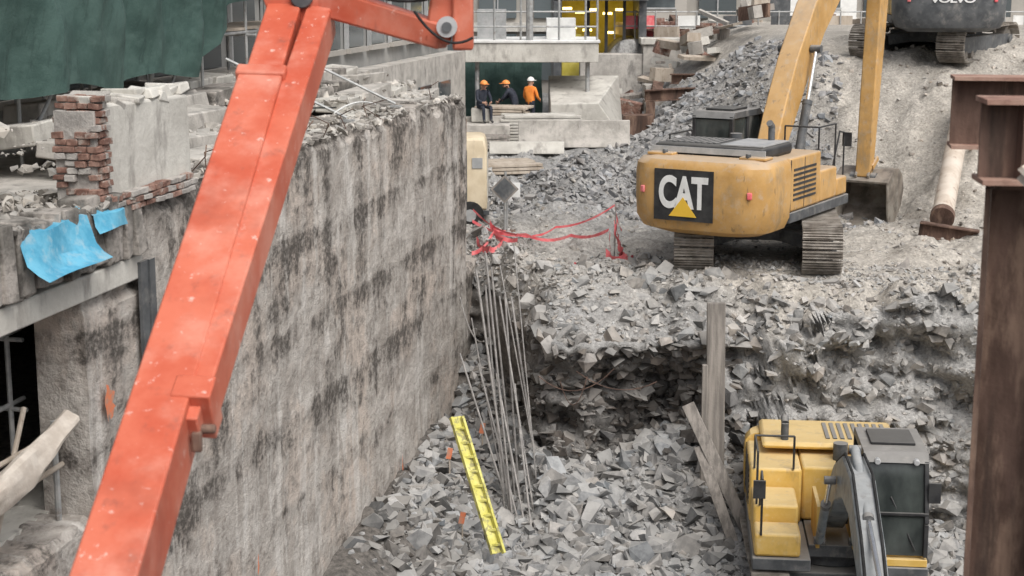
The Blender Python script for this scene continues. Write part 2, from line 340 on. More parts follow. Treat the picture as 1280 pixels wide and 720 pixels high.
scatter('rubble',np.concatenate([z[0] for z in Z]),np.concatenate([z[1] for z in Z]),np.concatenate([z[2] for z in Z]),M['rock'])

# ------------------------------------------------------------ concrete retaining wall (wall-local frame)
WM=Matrix.Translation((-.99,34.3,0))@Matrix.Rotation(math.atan2(.978,.2065),4,'Z')
def wallmat():
    m=bpy.data.materials.new('stained_concrete_wall'); m.use_nodes=True; nt=m.node_tree;N=nt.nodes;L=nt.links;b=N['Principled BSDF']
    tc=N.new('ShaderNodeTexCoord')
    def noise(sc,st,det=5,off=0,rg=.65):
        mp=N.new('ShaderNodeMapping'); mp.inputs['Scale'].default_value=st; mp.inputs['Location'].default_value=(off,off,off); L.new(tc.outputs['Object'],mp.inputs[0])
        n=N.new('ShaderNodeTexNoise'); n.inputs['Scale'].default_value=sc; n.inputs['Detail'].default_value=det; n.inputs['Roughness'].default_value=rg; L.new(mp.outputs[0],n.inputs['Vector']); return n.outputs[0]
    def mr(src,a,c,x=0,y=1):
        r=N.new('ShaderNodeMapRange'); r.interpolation_type='SMOOTHSTEP'; r.inputs[1].default_value=a; r.inputs[2].default_value=c; r.inputs[3].default_value=x; r.inputs[4].default_value=y; L.new(src,r.inputs[0]); return r.outputs[0]
    def ma(op,a,c=None):
        q=N.new('ShaderNodeMath'); q.operation=op
        for i,v in enumerate((a,c)):
            if v is None: continue
            if isinstance(v,(int,float)): q.inputs[i].default_value=v
            else: L.new(v,q.inputs[i])
        return q.outputs[0]
    def mix(f,x,y):
        q=N.new('ShaderNodeMix'); q.data_type='RGBA'; L.new(f,q.inputs[0])
        for i,v in ((6,x),(7,y)):
            if isinstance(v,tuple): q.inputs[i].default_value=(*v,1)
            else: L.new(v,q.inputs[i])
        return q.outputs[2]
    sx=N.new('ShaderNodeSeparateXYZ'); L.new(tc.outputs['Object'],sx.inputs[0])
    wob=ma('MULTIPLY',ma('SUBTRACT',noise(.5,O,2),.5),.2)
    zz=ma('ADD',ma('ADD',sx.outputs[2],2.6+1.35*10),wob)
    fr=ma('FRACT',ma('DIVIDE',zz,1.35))
    band=ma('MAXIMUM',mr(fr,.62,.97),mr(fr,.10,.01))
    line=ma('MAXIMUM',mr(fr,.978,.995),mr(fr,.012,.0))
    big=noise(.42,(1,1,1.3),4,31)
    base=mix(mr(noise(.9,(1,1,1.5)),.35,.65),(.39,.355,.32),(.55,.515,.475))
    base=mix(mr(big,.48,.6),base,(.56,.485,.425))
    fine=noise(4.5,O,6,7,.7)
    base=mix(mr(fine,.46,.68),base,(.33,.30,.27))
    base=mix(ma('MULTIPLY',mr(noise(1.5,(2.0,1,.25),5,3),.5,.64),.7),base,(.64,.61,.57))
    upper=mr(ma('ADD',sx.outputs[2],ma('MULTIPLY',ma('SUBTRACT',noise(.5,O,4,3),.5),1.6)),-7.8,-7.2)
    streak=noise(1.3,(1.7,1,.25),6,11,.62); blot=noise(.8,(.9,1,1.0),7,5,.78)
    topd=mr(sx.outputs[2],-3.5,-2.5)
    s=ma('ADD',ma('ADD',ma('MULTIPLY',streak,.34),ma('MULTIPLY',blot,.48)),ma('MULTIPLY',fine,.18))
    s=ma('ADD',s,ma('MULTIPLY',band,.058)); s=ma('ADD',s,ma('MULTIPLY',topd,.03)); s=ma('ADD',s,ma('MULTIPLY',upper,.045))
    s=ma('ADD',s,ma('MULTIPLY',ma('SUBTRACT',big,.5),.22))
    dk=mr(s,.565,.635); mid=mr(s,.50,.585)
    base=mix(ma('MULTIPLY',mid,.45),base,(.25,.225,.20))
    dk=ma('MAXIMUM',dk,ma('MULTIPLY',ma('MULTIPLY',line,mr(blot,.45,.58)),ma('MULTIPLY',upper,.5)))
    dk=ma('MULTIPLY',dk,ma('ADD',ma('MULTIPLY',mr(noise(9,O,5,9),.36,.56),.55),.4))
    col=mix(dk,base,(.095,.085,.076))
    L.new(col,b.inputs['Base Color']); b.inputs['Roughness'].default_value=.92; b.inputs['Specular IOR Level'].default_value=.15
    h=ma('ADD',ma('MULTIPLY',fine,1.0),ma('MULTIPLY',blot,1.4))
    bp=N.new('ShaderNodeBump'); bp.inputs['Strength'].default_value=.8; bp.inputs['Distance'].default_value=.07; L.new(h,bp.inputs['Height']); L.new(bp.outputs[0],b.inputs['Normal'])
    return m
M['wall']=wallmat()
wall=empty('concrete_retaining_wall'); wall.matrix_world=WM
def wallpanel(name,x0,x1,zt,zb,step=.09,thick=.6,ragged=.12,endcut=None,parent=wall):
    nx=max(2,int((x1-x0)/step)); nz=max(2,int((zt-zb)/step)); vs=[];fs=[]
    xs=np.linspace(x0,x1,nx+1)
    for j in range(nz+1):
        f=j/nz
        for i,x in enumerate(xs):
            topz=zt+ragged*2*float(fbm(x*1.6,0.3,4,41))
            z=zb+(topz-zb)*f
            edge=.14*(f>.985)*random.random()
            y=.06*float(fbm(x*.9,z*.9,3,44))+.04*float(fbm(x*5,z*5,2,47))+edge
            xe=x
            if endcut and i==nx: xe=x+.35*float(fbm(z*1.3,0,3,50))
            vs.append((xe,y,z))
    W=nx+1
    for j in range(nz):
        for i in range(nx): a=j*W+i; fs.append((a,a+1,a+W+1,a+W))
    nb=len(vs)
    top=[nz*W+i for i in range(W)]
    for i in range(W): v=vs[nz*W+i]; vs.append((v[0],thick,v[2]+random.uniform(-.04,.04)))
    for i in range(W-1): fs.append((top[i],top[i+1],nb+i+1,nb+i))
    nb2=len(vs)
    for j in range(nz+1): v=vs[j*W+W-1]; vs.append((v[0],thick,v[2]))
    for j in range(nz): a=j*W+W-1; fs.append((a,nb2+j,nb2+j+1,a+W))
    nb3=len(vs)
    for j in range(nz+1): v=vs[j*W]; vs.append((v[0],thick,v[2]))
    for j in range(nz): a=j*W; fs.append((a+W,nb3+j+1,nb3+j,a))
    b=MB(); b.add(vs,fs,'wall'); return b.done(name,parent)
wallpanel('main_face',-16.2,0,-2.6,-11.0,endcut=True,ragged=.2)
wallpanel('end_stub',0.02,2.6,-6.3,-10.8,ragged=.3)
wallpanel('column_face',-17.7,-16.22,-3.52,-11.0,ragged=0)
wallpanel('lower_face',-24,-17.72,-5.95,-11.0,ragged=.02)
b=MB()
b.bb(-24,-16.3,-.06,.5,-3.5,-3.22,'conclight')
b.done('lintel_beam',wall,bevel=.02)
b=MB()
random.seed(3)
for i in range(46):
    x=-24+i*.17; h=random.uniform(.0,.1)
    b.box((x,random.uniform(.1,.2),-2.86+h/2),(.24,random.uniform(.35,.55),.66+h),'concdark',(random.uniform(-.1,.1),0,random.uniform(-.15,.15)),j=.04)
b.done('slab_edge',wall,bevel=.02)
b=MB(); b.bb(-24,-16.3,.5,8,-2.95,-2.62,'concdark'); b.bb(-16.3,-.3,.62,9,-2.98,-2.68,'conc')
b.bb(-24,.4,8,8.4,-11,-2.99,'concdark'); b.bb(-24,-16.6,.55,7.9,-6.1,-5.93,'conclight')
b.bb(-.5,-.1,.62,9,-11,-2.99,'concdark')
b.done('floor_slabs',wall)
b=MB()
b.bb(-16.25,-16.1,-.12,-.05,-5.1,-3.3,'dgrey'); b.bb(-16.45,-16.26,-.10,-.06,-5.1,-3.3,'dgrey')
b.done('steel_channel',wall)
def blotch(b,x,z,rx,rz,m,y=-.07):
    n=17; vs=[(x+math.cos(6.283*i/n)*rx*random.uniform(.3,1.1),y,z+math.sin(6.283*i/n)*rz*random.uniform(.4,1.1)) for i in range(n)]
    b.add(vs,[tuple(range(n))],m)
b=MB(); blotch(b,-5.5,-9.2,.06,.3,'orangepaint'); blotch(b,-3.6,-9.2,.14,.27,'orangepaint'); blotch(b,-17.35,-4.75,.2,.24,'orangepaint'); blotch(b,-13,-8.3,.035,.25,'orangepaint'); blotch(b,-8.2,-9.6,.05,.22,'orangepaint')
b.done('spray_marks',wall)
b=MB(); random.seed(11)
for k in range(5):
    x=-14.4
    while x<-.4:
        l=random.uniform(.5,1.9); x1=min(x+l,-.2); z=-2.64+.17*k
        if random.random()<.85:
            b.box(((x+x1)/2,.75+.62*k+random.uniform(-.08,.08),z+random.uniform(-.03,.06)),(x1-x-.04,.60,.24+.05*random.random()),random.choice(['conc','conc','conclight','concdark']),(random.uniform(-.07,.07),random.uniform(-.04,.04),random.uniform(-.07,.07)),j=.04)
        x=x1
b.done('stepped_blocks',wall,bevel=.025)
n=1800; lx=rng.uniform(-16,-.1,n); ly=rng.uniform(.0,3.4,n)*rng.random(n)**.5; S=.03+.17*rng.random(n)**5
lz=-2.58+.17*np.clip(np.floor((ly-.45)/.62),0,4)+.08*(ly>.4)
C=np.clip(rng.normal(1.4,.3,n),.5,2.)[:,None]*np.array([[1.06,1,.92]])
scatter('wall_top_debris',np.stack([lx,ly,lz],1),S,C,M['rock'],parent=wall)
n=900; lx=rng.uniform(-23,-16.3,n); ly=rng.uniform(-.1,1.4,n); S=.03+.16*rng.random(n)**4
scatter('slab_debris',np.stack([lx,ly,-2.52+0*lx],1),S,np.clip(rng.normal(.95,.3,n),.3,1.6)[:,None]*np.array([[1.08,1,.9]]),M['rock'],parent=wall)
b=MB(); random.seed(5)
b.path([(-12,.3,-2.4),(-11,.9,-2.2),(-9.6,.5,-2.35),(-8.5,1.1,-2.2),(-7,.6,-2.3)],.015,'rubber'); b.hang((-8,.3,-2.3),(-5,.5,-2.4),-.1,.015,'white')
for i in range(9):
    x=random.uniform(-14,-1); b.path([(x,random.uniform(0,.5),-2.6),(x+random.uniform(-.1,.1),random.uniform(-.1,.5),-2.35),(x+random.uniform(-.2,.2),random.uniform(-.2,.5),-2.22)],.008,'rust')
b.done('loose_cables',wall)

pier=empty('brick_pier'); pier.matrix_world=WM
b=MB(); random.seed(21)
b.box((-15.8,.26,-2.02),(2.3,.47,1.12),'conclight',(0,0.0,0),j=.04); b.done('rendered_face',pier,bevel=.04)
b=MB()
for r in range(17):
    z=-2.62+.078*r
    off=(r%2)*.11
    for side in range(3):
        for q in range(4):
            y=-.0+q*.14+off*.3
            x=-17.0-.10*side+random.uniform(-.03,.03)
            if side==2 and (random.random()<.35 or r>13): continue
            if side==1 and random.random()<.05: continue
            b.box((x,y,z),(.12,.125,.064),random.choice(['brick','brick','brick','brick','mortar']),(random.uniform(-.06,.06),0,random.uniform(-.1,.1)),j=.008)
    for q in range(10):
        if r<3: b.box((-17.0+.23*q+off,-.06+random.uniform(-.03,.02),z-.02),(.21,.1,.062),random.choice(['brick','brick','mortar']),(0,0,random.uniform(-.1,.1)),j=.01)
b.bb(-17.2,-16.97,.02,.5,-2.6,-1.5,'mortar')
b.done('bricks',pier,bevel=.006)
b=MB()
for i in range(11): b.box((-17.0+i*.23,.26+random.uniform(-.05,.05),-1.43+random.uniform(-.05,.03)),(.26,.46,.12),random.choice(['conc','conclight']),(random.uniform(-.1,.1),random.uniform(-.15,.15),random.uniform(-.1,.1)),j=.04)
b.done('broken_cap',pier,bevel=.02)
def sheet(name,x0,x1,prof,mname,parent,nx=14,wob=.03):
    b=MB(); vs=[];fs=[]
    for i in range(nx+1):
        x=x0+(x1-x0)*i/nx
        for j,(y,z) in enumerate(prof): vs.append((x+.03*math.sin(z*9+i*.3),y+wob*math.sin(i*.6+j*1.1),z+wob*.4*math.sin(i*.5+j*2)))
    k=len(prof)
    for i in range(nx):
        for j in range(k-1): a=i*k+j; fs.append((a,a+1,a+k+1,a+k))
    b.add(vs,fs,mname); return b.done(name,parent)
mem=empty('blue_waterproof_membrane'); mem.matrix_world=WM
sheet('flap',-19.2,-17.75,[(.1,-2.52),(-.12,-2.56),(-.16,-2.7),(-.2,-2.85),(-.3,-2.95),(-.42,-2.99)],'blue',mem)
sheet('small_flap',-17.6,-16.85,[(.1,-2.5),(-.13,-2.6),(-.15,-2.7),(-.18,-2.78)],'blue',mem,8)
def scaffold(name,x0,x1,ys,zb,zt,bay=1.6,lift=1.0,diag=True,r=.03,boards=True,seed=1):
    random.seed(seed); e=empty(name); e.matrix_world=WM; b=MB(); n=int(round((x1-x0)/bay))
    for i in range(n+1):
        x=x0+(x1-x0)*i/n
        for y in ys: b.tube((x,y,zb),(x+random.uniform(-.02,.02),y,zt),r,'galv')
        z=zb+.3
        while z<zt: b.tube((x,ys[0]-.2,z),(x,ys[-1]+.2,z),r*.9,'galv'); z+=lift
    z=zb+.35
    while z<zt:
        for y in ys: b.tube((x0-.3,y,z),(x1+.3,y,z),r*.9,'galv')
        z+=lift
    if diag:
        for i in range(0,n,2):
            x=x0+(x1-x0)*i/n; b.tube((x,ys[0]-.05,zb+.2),(x+bay,ys[0]-.05,zb+2.0),r*.85,'galv')
    b.done('tubes',e)
    if boards:
        b=MB(); z=zb+.42+lift
        while z<zt:
            for i in range(n): b.box((x0+bay*(i+.5),(ys[0]+ys[-1])/2,z),(bay*.98,ys[-1]-ys[0],.05),'wood',(0,random.uniform(-.01,.01),0))
            z+=lift*2
        b.done('boards',e)
    return e
scaffold('scaffolding',-23,-17.6,(1.0,2.3),-5.9,-3.0,1.35,.8,seed=2,boards=False)
scaffold('scaffolding',-22,-1,(2.9,4.1),-2.6,3.0,2.1,1.15,seed=3)
rp=empty('raking_props'); rp.matrix_world=WM; b=MB()
for x in(-7.2,-4.2): b.tube((x,.35,-2.45),(x-.5,2.3,-1.45),.026,'galv'); b.box((x,.35,-2.5),(.22,.22,.03),'galv')
b.done('tubes',rp)
pr=empty('site_guard_rail'); pr.matrix_world=WM; b=MB()
b.tube((-22,.25,-5.35),(-17.9,.25,-5.3),.03,'wood'); b.tube((-22,.3,-4.95),(-17.8,.3,-4.95),.03,'wood')
for x in(-21,-19.4,-17.95): b.tube((x,.3,-5.93),(x,.3,-4.8),.035,'galv')
b.tube((-19.6,.2,-5.9),(-18.2,.5,-4.6),.03,'wood'); b.done('rails',pr)
tr=empty('rolled_tarpaulin'); tr.matrix_world=WM; vs=[];fs=[]
random.seed(8); K=26;NN=18
for i in range(K+1):
    f=i/K; c=Vector((-20.2+2.05*f,.0,-5.12+.42*f-.05*math.sin(f*3))); r0=.10+.07*math.sin(math.pi*min(1,f*1.1+.1))
    for j in range(NN):
        a=2*math.pi*j/NN; r=r0*(1+.3*float(fbm(np.array(f*6),np.array(math.cos(a)*1.5+5),3,90))+.18*math.sin(a*3+f*5)); vs.append((c.x,c.y+math.cos(a)*r,c.z+math.sin(a)*r))
for i in range(K):
    for j in range(NN): fs.append((i*NN+j,i*NN+(j+1)%NN,(i+1)*NN+(j+1)%NN,(i+1)*NN+j))
fs.append(tuple(range(NN))); fs.append(tuple(range(K*NN,(K+1)*NN)))
b=MB(); b.add(vs,fs,'tarp'); b.done('roll',tr)
def netting(name,x0,x1,y,bot,ztop,seed,M_=WM,fold=.26,nx=190,nz=34):
    b=MB(); vs=[];fs=[]
    for i in range(nx+1):
        x=x0+(x1-x0)*i/nx; zb=bot(x)
        for j in range(nz+1):
            f=j/nz; z=zb+(ztop-zb)*f
            dy=fold*2.2*float(fbm(x*1.1+z*.25,z*.35,4,seed))+fold*.45*math.sin(x*4.1+2*math.sin(z*1.1)+1.5*math.sin(x*.7))*(1-f*.3)
            vs.append((x+.1*float(fbm(z,x,2,seed+5)),y+dy-.25*math.sin(math.pi*f)*.6,z))
    W=nz+1
    for i in range(nx):
        for j in range(nz): a=i*W+j; fs.append((a,a+W,a+W+1,a+1))
    b.add(vs,fs,'net'); o=b.done(name); o.matrix_world=M_; return o
def bot(x):
    xs=[-26,-16.5,-12,-8.6,-8.1,-7.3,-6.6,-5.0,-3.5]; zs=[-1.5,-1.5,-1.62,-1.6,-1.3,-.62,-.45,-.32,-.1]
    return float(np.interp(x,xs,zs))+.08*math.sin(x*2.3)
netting('debris_netting',-26,-3.5,2.4,bot,3.2,60)
# ------------------------------------------------------------ left building & backdrops
lb=empty('left_building'); lb.matrix_world=WM
b=MB(); b.bb(-26,19,5.2,9,-2.6,9,'facade'); b.done('walls',lb)
b=MB()
for fl in range(5):
    z=-2.2+fl*2.2
    b.bb(-26,19,5.02,5.19,z+1.75,z+2.15,'facade2')
    for i in range(21): 
        x=-25+i*2.05; b.bb(x,x+1.5,5.12,5.18,z+.2,z+1.6,'window'); b.bb(x-.08,x,5.06,5.17,z+.1,z+1.7,'lgrey'); b.bb(x-.1,x+1.6,5.0,5.11,z+.05,z+.18,'facade2')
b.done('windows_and_bands',lb)
lb2=empty('lower_annex_building'); lb2.matrix_world=WM
b=MB(); b.bb(.2,19,4.6,5.18,-6.2,-2.6,'conc')
for i in range(7): b.bb(1+i*2.4,2.3+i*2.4,4.52,4.59,-5.6,-3.4,'window')
b.done('walls',lb2)
bb_=empty('office_building'); b=MB(); b.bb(-40,45,74,90,-6,12,'facade2')
b.done('walls',bb_)
b=MB()
for fl in range(6):
    z=-5.0+fl*2.8
    b.bb(-40,45,73.75,73.98,z+2.3,z+2.7,'conclight')
    for i in range(34):
        x=-39+i*2.5; b.bb(x,x+1.7,73.85,73.97,z+.1,z+2.2,'window'); b.bb(x+.82,x+.88,73.78,73.84,z+.1,z+2.2,'lgrey')
b.done('windows_and_bands',bb_)
rw=empty('far_retaining_wall'); b=MB()
b.bb(5.0,10.6,61.6,62.5,-6,-2.75,'conc'); b.bb(4.9,10.7,61.5,62.6,-2.75,-2.5,'conclight'); b.bb(10.6,24,61.6,62.5,-6,-2.4,'conc'); b.bb(2.6,5.0,61.7,62.5,-6,-3.1,'conc')
b.done('wall_panels',rw,bevel=.03)
ps=empty('covered_passage'); b=MB()
b.bb(1.6,1.9,62,66,-6,-.9,'dgrey'); b.bb(4.9,5.2,62.6,66,-6,-.9,'dgrey'); b.bb(1.6,5.2,62,66,-1.1,-.8,'dgrey'); b.bb(1.9,4.9,65.7,66,-6,-1.1,'passage')
b.bb(1.95,2.7,63,63.2,-6,-2.4,'passage'); b.bb(3.6,4.9,62.9,63.1,-4.6,-3.4,'concdark'); b.bb(3.5,4.2,62.5,62.8,-6,-3.8,'ladder')
for x in(2.9,3.6,4.3): b.bb(x,x+.12,62.9,63.0,-6,-1.1,'black')
b.done('shell',ps); b=MB()
for x,z in((2.2,-1.45),(2.7,-1.6),(3.2,-1.5),(3.8,-1.65),(4.3,-1.5),(4.6,-1.9),(3.0,-2.3),(3.9,-2.4),(2.4,-2.2)): b.box((x,64.6,z),(.36,.1,.09),'lamp')
b.done('lamps',ps)
wp=empty('site_platform'); b=MB()
b.bb(-1.6,2.95,55,58,-3.05,-2.4,'conclight'); b.bb(-1.7,3.0,54.95,58.05,-2.4,-2.3,'white')
for x in(-1.2,2.6): b.tube((x,55.5,-5.6),(x,55.5,-3.05),.08,'galv')
b.done('deck',wp,bevel=.02); b=MB()
for x in(-1.5,-.6,.3,.6,1.6,2.5,2.9): b.tube((x,55.1,-2.3),(x,55.1,-.6),.04 if x!=.6 else .12,'galv')
for z in(-1.85,-1.35,-.8): b.tube((-1.6,55.1,z),(2.9,55.1,z),.03,'galv')
b.tube((.6,55.3,-2.3),(.6,55.3,1),.12,'white'); b.bb(-1.2,-.2,56,57,-2.3,-1.3,'lgrey'); b.bb(1.2,2.2,56,57,-2.3,-1.6,'white')
b.done('handrails',wp)
def barrier(x0,x1,y,z,m='conc',h=.85,rz=0):
    e=empty('concrete_barrier',((x0+x1)/2,y,z),rz); b=MB(); l=(x1-x0)/2
    b.prism([(-.3,0),(-.28,.12),(-.12,.35),(-.08,h),(.08,h),(.12,.35),(.28,.12),(.3,0)],-l,l,m); b.done('body',e,bevel=.02)
barrier(.2,3.75,51,-5.5); barrier(-.7,1.6,49.2,-5.5,'conclight',.35); barrier(-2.6,-.1,52.3,-5.45,'conc',.8,.25)
rb=empty('concrete_ramp_block'); b=MB()
b.add([(1.3,54,-5.6),(3.8,54,-5.6),(3.8,57.5,-5.6),(1.3,57.5,-5.6),(1.3,54,-4.4),(2.9,54,-4.35),(3.8,57.5,-3.65),(1.3,57.5,-3.65)],[(0,1,2,3),(0,1,5,4),(1,2,6,5),(2,3,7,6),(3,0,4,7),(4,5,6,7)],'conclight')
b.done('body',rb,bevel=.03)
def stack(name,x,y,z,w,n,m,seed,rz=0,l=2.2):
    random.seed(seed); e=empty(name,(x,y,z),rz); b=MB()
    for k in range(n):
        for q in range(4): b.box((random.uniform(-.08,.08),(q-1.5)*w/4,.05+.1*k),(l+random.uniform(-.3,.1),w/4-.03,.08),m,(0,0,random.uniform(-.03,.03)))
    b.done('planks',e,bevel=.01)
stack('lumber_stack',.9,52.6,-5.5,1.2,9,'conclight',1,.1,2.6); stack('lumber_stack',-.3,53.6,-5.5,1.0,11,'wood',2,-.2,1.8)
stack('lumber_stack',-1.4,50.6,-5.5,1.4,4,'woodgrey',5,.5,2.4); stack('lumber_stack',-.6,46.5,-5.75,1.6,3,'wood',6,.25,2.8); stack('lumber_stack',-1.7,43.5,-5.9,1.2,5,'conclight',7,-.4,2.0)
sf=empty('steel_shoring_frame'); b=MB()
b.hbeam((4.5,54.5,-4.15),(7.1,54.5,-4.0),.4,.3,.04,.03,'rust'); b.hbeam((4.7,54.5,-5.6),(4.7,54.5,-4.35),.3,.3,.03,.03,'rust',up=(0,1,0)); b.hbeam((6.5,54.7,-5.6),(6.5,54.7,-4.25),.3,.3,.03,.03,'rust',up=(0,1,0))
b.hbeam((5.6,56.5,-3.7),(7.4,55.5,-3.65),.35,.3,.04,.03,'rust'); b.box((4.2,53.5,-5.1),(1.0,.8,.8),'rust'); b.box((5.2,56,-5.0),(1.2,.8,1.2),'concdark')
b.done('beams',sf)
for nm,x,y,z,d,m in [('brick_pallet',6.2,64,-2.6,(1.3,.9,.55),'brick'),('brick_pallet',7.8,64.5,-2.6,(1.1,.9,.45),'brick'),('brick_pallet',9.3,66,-2.6,(1.2,.9,.8),'brick'),('brick_pallet',12.3,64.5,-2.4,(1.2,.9,.7),'brick')]:
    random.seed(int(x*10)); e=empty(nm,(x,y,z+.12)); b=MB()
    for i in range(int(d[0]/.22)):
        for j_ in range(int(d[1]/.15)):
            for k in range(int(d[2]/.09)):
                if k==int(d[2]/.09)-1 and random.random()<.4: continue
                b.box((-d[0]/2+.11+i*.22,-d[1]/2+.07+j_*.15,.04+k*.09),(.205,.13,.08),m,(0,0,random.uniform(-.05,.05)))
    for i in range(3): b.box((0,-.35+.35*i,-.06),(d[0],.1,.1),'wood')
    b.done('bricks',e)
for nm,x,y,w,h,m,sd in [('site_cabin',5.6,70,3.6,2.6,'facade2',1),('site_cabin',12.5,69.5,4,2.8,'white',2),('site_cabin',-6,69,4.5,2.8,'lgrey',3)]:
    z=-2.6 if x>3 else -5.5
    e=empty(nm,(x,y,z)); b=MB(); b.bb(-w/2,w/2,-1.2,1.2,.15,h,m); b.bb(-w/2-.05,w/2+.05,-1.25,1.25,h,h+.1,'dgrey'); b.done('shell',e,bevel=.02)
    b=MB(); b.bb(-w/2+.3,-w/2+1.2,-1.24,-1.203,.2,2.15,'dgrey'); b.bb(.1,1.3,-1.24,-1.203,1.1,2.1,'window'); b.bb(.05,1.35,-1.26,-1.2,1.02,1.09,'lgrey'); b.done('door_and_window',e)
fr=empty('site_fence'); b=MB(); random.seed(9)
for i in range(22):
    x=4+i*.8; b.tube((x,63.2,-2.6),(x,63.2,-1.5),.03,'galv')
for z in(-2.1,-1.55): b.tube((4,63.2,z),(21,63.2,z),.025,'galv')
for i in range(9): x=5+i*1.9; b.box((x,63.25,-1.95),(random.uniform(.7,1.6),.04,.5),random.choice(['white','wood','tape','conclight','dgrey']),(0,random.uniform(-.03,.03),0))
b.done('rails_and_panels',fr)
yd=empty('yard_clutter'); b=MB(); random.seed(44)
for i in range(46):
    x=random.uniform(3.6,9); y=random.uniform(56.5,61); m=random.choice(['wood','conclight','rust','woodgrey','conc','brick'])
    b.box((x,y,-5.35+random.uniform(0,.9)+max(0,hz(x,y)+5.5)),(random.uniform(.3,1.8),random.uniform(.1,.5),random.uniform(.08,.5)),m,(random.uniform(-.3,.3),random.uniform(-.3,.3),random.uniform(0,3)))
for i in range(40):
    x=random.uniform(4.5,14); y=random.uniform(62.8,68); m=random.choice(['wood','conclight','rust','woodgrey','white','brick','dgrey','tape'])
    b.box((x,y,-2.5+random.uniform(0,.5)),(random.uniform(.3,1.6),random.uniform(.1,.6),random.uniform(.1,.6)),m,(random.uniform(-.15,.15),random.uniform(-.15,.15),random.uniform(0,3)))
b.done('debris',yd)
netting('debris_netting',-3.6,1.1,0,lambda x:-5.3,-2.9,70,Matrix.Translation((0,59,0)),.1,50,16)
gen=empty('mobile_generator',(-1.75,38.6,hz(-1.2,38.0)-.02)); b=MB()
b.loft([[(x*w,y*w2,z) for x,y in((-1.15,-.7),(1.15,-.7),(1.15,.7),(-1.15,.7))] for z,w,w2 in((.45,1,1),(1.9,1,1),(2.15,.95,.9),(2.2,.85,.7))],'cream'); b.done('canopy',gen,bevel=.05)
b=MB(); 
for i in range(10): b.box((.3,-.715,.8+i*.08),(.6,.03,.035),'dgrey',(.4,0,0))
b.bb(-1.2,1.2,-.72,.72,.33,.44,'dgrey'); b.bb(.66,.68,-.705,-.700,.46,1.88,'dgrey'); b.bb(.8,1.05,-.72,-.70,1.45,1.7,'lgrey')
for x in(-.7,.75):
    for y in(-.7,.7): b.tube((x,y-.1,.33),(x,y+.1,.33),.33,'rubber',20); b.tube((x,y-.11,.33),(x,y+.11,.33),.15,'lgrey',12)
b.bb(-.4,-.1,-.73,-.7,1.3,1.6,'black'); b.bb(1.15,1.17,-.4,.4,.7,1.7,'conclight'); b.tube((.6,.2,2.2),(.6,.2,2.55),.05,'rust'); b.done('fittings',gen)
sg=empty('diamond_road_sign',(-.17,36.6,hz(-.17,36.6))); b=MB()
b.box((0,0,1.0),(.46,.015,.46),'woodgrey',(0,math.radians(45),0)); b.box((0,-.012,1.0),(.38,.006,.38),'dgrey',(0,math.radians(45),0)); b.tube((0,.03,-.1),(.02,.03,1.4),.03,'galv'); b.box((.05,.25,.95),(.62,.03,.34),'white'); b.tube((.05,.28,-.1),(.05,.28,.9),.03,'galv'); b.box((0,.03,.02),(.5,.4,.05),'rust')
b.done('plate_and_post',sg)
tp=empty('red_safety_tape'); b=MB(); random.seed(4)
def ribbon(b,pts,w,m):
    vs=[];fs=[]
    for i,p in enumerate(pts):
        p=Vector(p); tw=Vector((.3*math.sin(i*1.7),.4*math.cos(i*1.1),1)).normalized()*w/2; vs+=[p-tw,p+tw]
    for i in range(len(pts)-1): fs.append((2*i,2*i+1,2*i+3,2*i+2))
    b.add(vs,fs,m)
def rib(path,w,o=.12,n=8,m='tape'):
    pts=[]
    for (x0,y0,o0),(x1,y1,o1) in zip(path[:-1],path[1:]):
        for k in range(n):
            f=k/n; x=x0+(x1-x0)*f; y=y0+(y1-y0)*f; zz=(hz(x0,y0)+o0)*(1-f)+(hz(x1,y1)+o1)*f-.12*4*f*(1-f); pts.append((x,y,max(zz,hz(x,y)+.04)))
    ribbon(b,pts,w,m)
rib([(-.9,35.9,.5),(0.3,35.2,.25),(1.3,35.0,.3),(2.2,34.0,.8)],.07)
rib([(-.9,36.6,.4),(.1,34.9,.35),(1.0,36.2,.15),(2.3,35.5,.85),(2.4,34.2,.6)],.05)
rib([(2.2,34.0,.85),(2.35,33.6,.3),(2.15,33.2,.15)],.2); rib([(2.25,34.1,.9),(2.3,33.8,.4),(2.5,33.5,.1)],.16); rib([(2.1,34.0,.6),(2.1,33.4,.15),(1.2,33.3,.1)],.09); rib([(2.0,33.6,.3),(2.4,33.3,.2),(2.6,33.6,.1)],.2)
rib([(-.8,35.6,.15),(-.5,34.9,.3),(-.2,35.2,.15),(-.5,35.8,.25),(-.1,36,.15)],.14); rib([(-.9,35.2,.3),(-.4,35.4,.2),(.2,35.1,.2)],.1)
b.done('ribbon',tp); b=MB(); 
for x,y in((2.2,34.0),(2.3,35.5)): b.tube((x,y,hz(x,y)-.1),(x+.03,y,hz(x,y)+.9),.015,'rebar')
b.done('pickets',tp)
pl=empty('rebar_dowels'); b=MB(); random.seed(14)
for i in range(12):
    bx=random.uniform(-.2,.6); by=random.uniform(28.7,30.2)
    tx=bx-.5+random.uniform(-.3,.3); z0=hz(bx,by)-.2
    b.tube((bx,by,z0),(tx,by+random.uniform(.6,1.5),random.uniform(-6.8,-5.0)),random.choice([.014,.02,.024]),'rebar')
for i in range(4):
    b.tube((.0+i*.12,29-.2*i,-10.2),(-1.0+.35*i,29.9,-7.2-.2*i),.02,'rebar')
b.hang((-.55,30.5,-7.1),(-1.1,33.3,-6.8),.3,.015,'rebar'); b.done('bars',pl)
ld=empty('yellow_ladder'); b=MB()
p0=Vector((-.24,26.7,-10.05)); p1=Vector((-1.0,27.9,-7.9)); dv=(p1-p0); side=Vector((.10,0,.01))
for s in(-1,1): b.beam(p0+side*s,p1+side*s,.045,.08,'ladder')
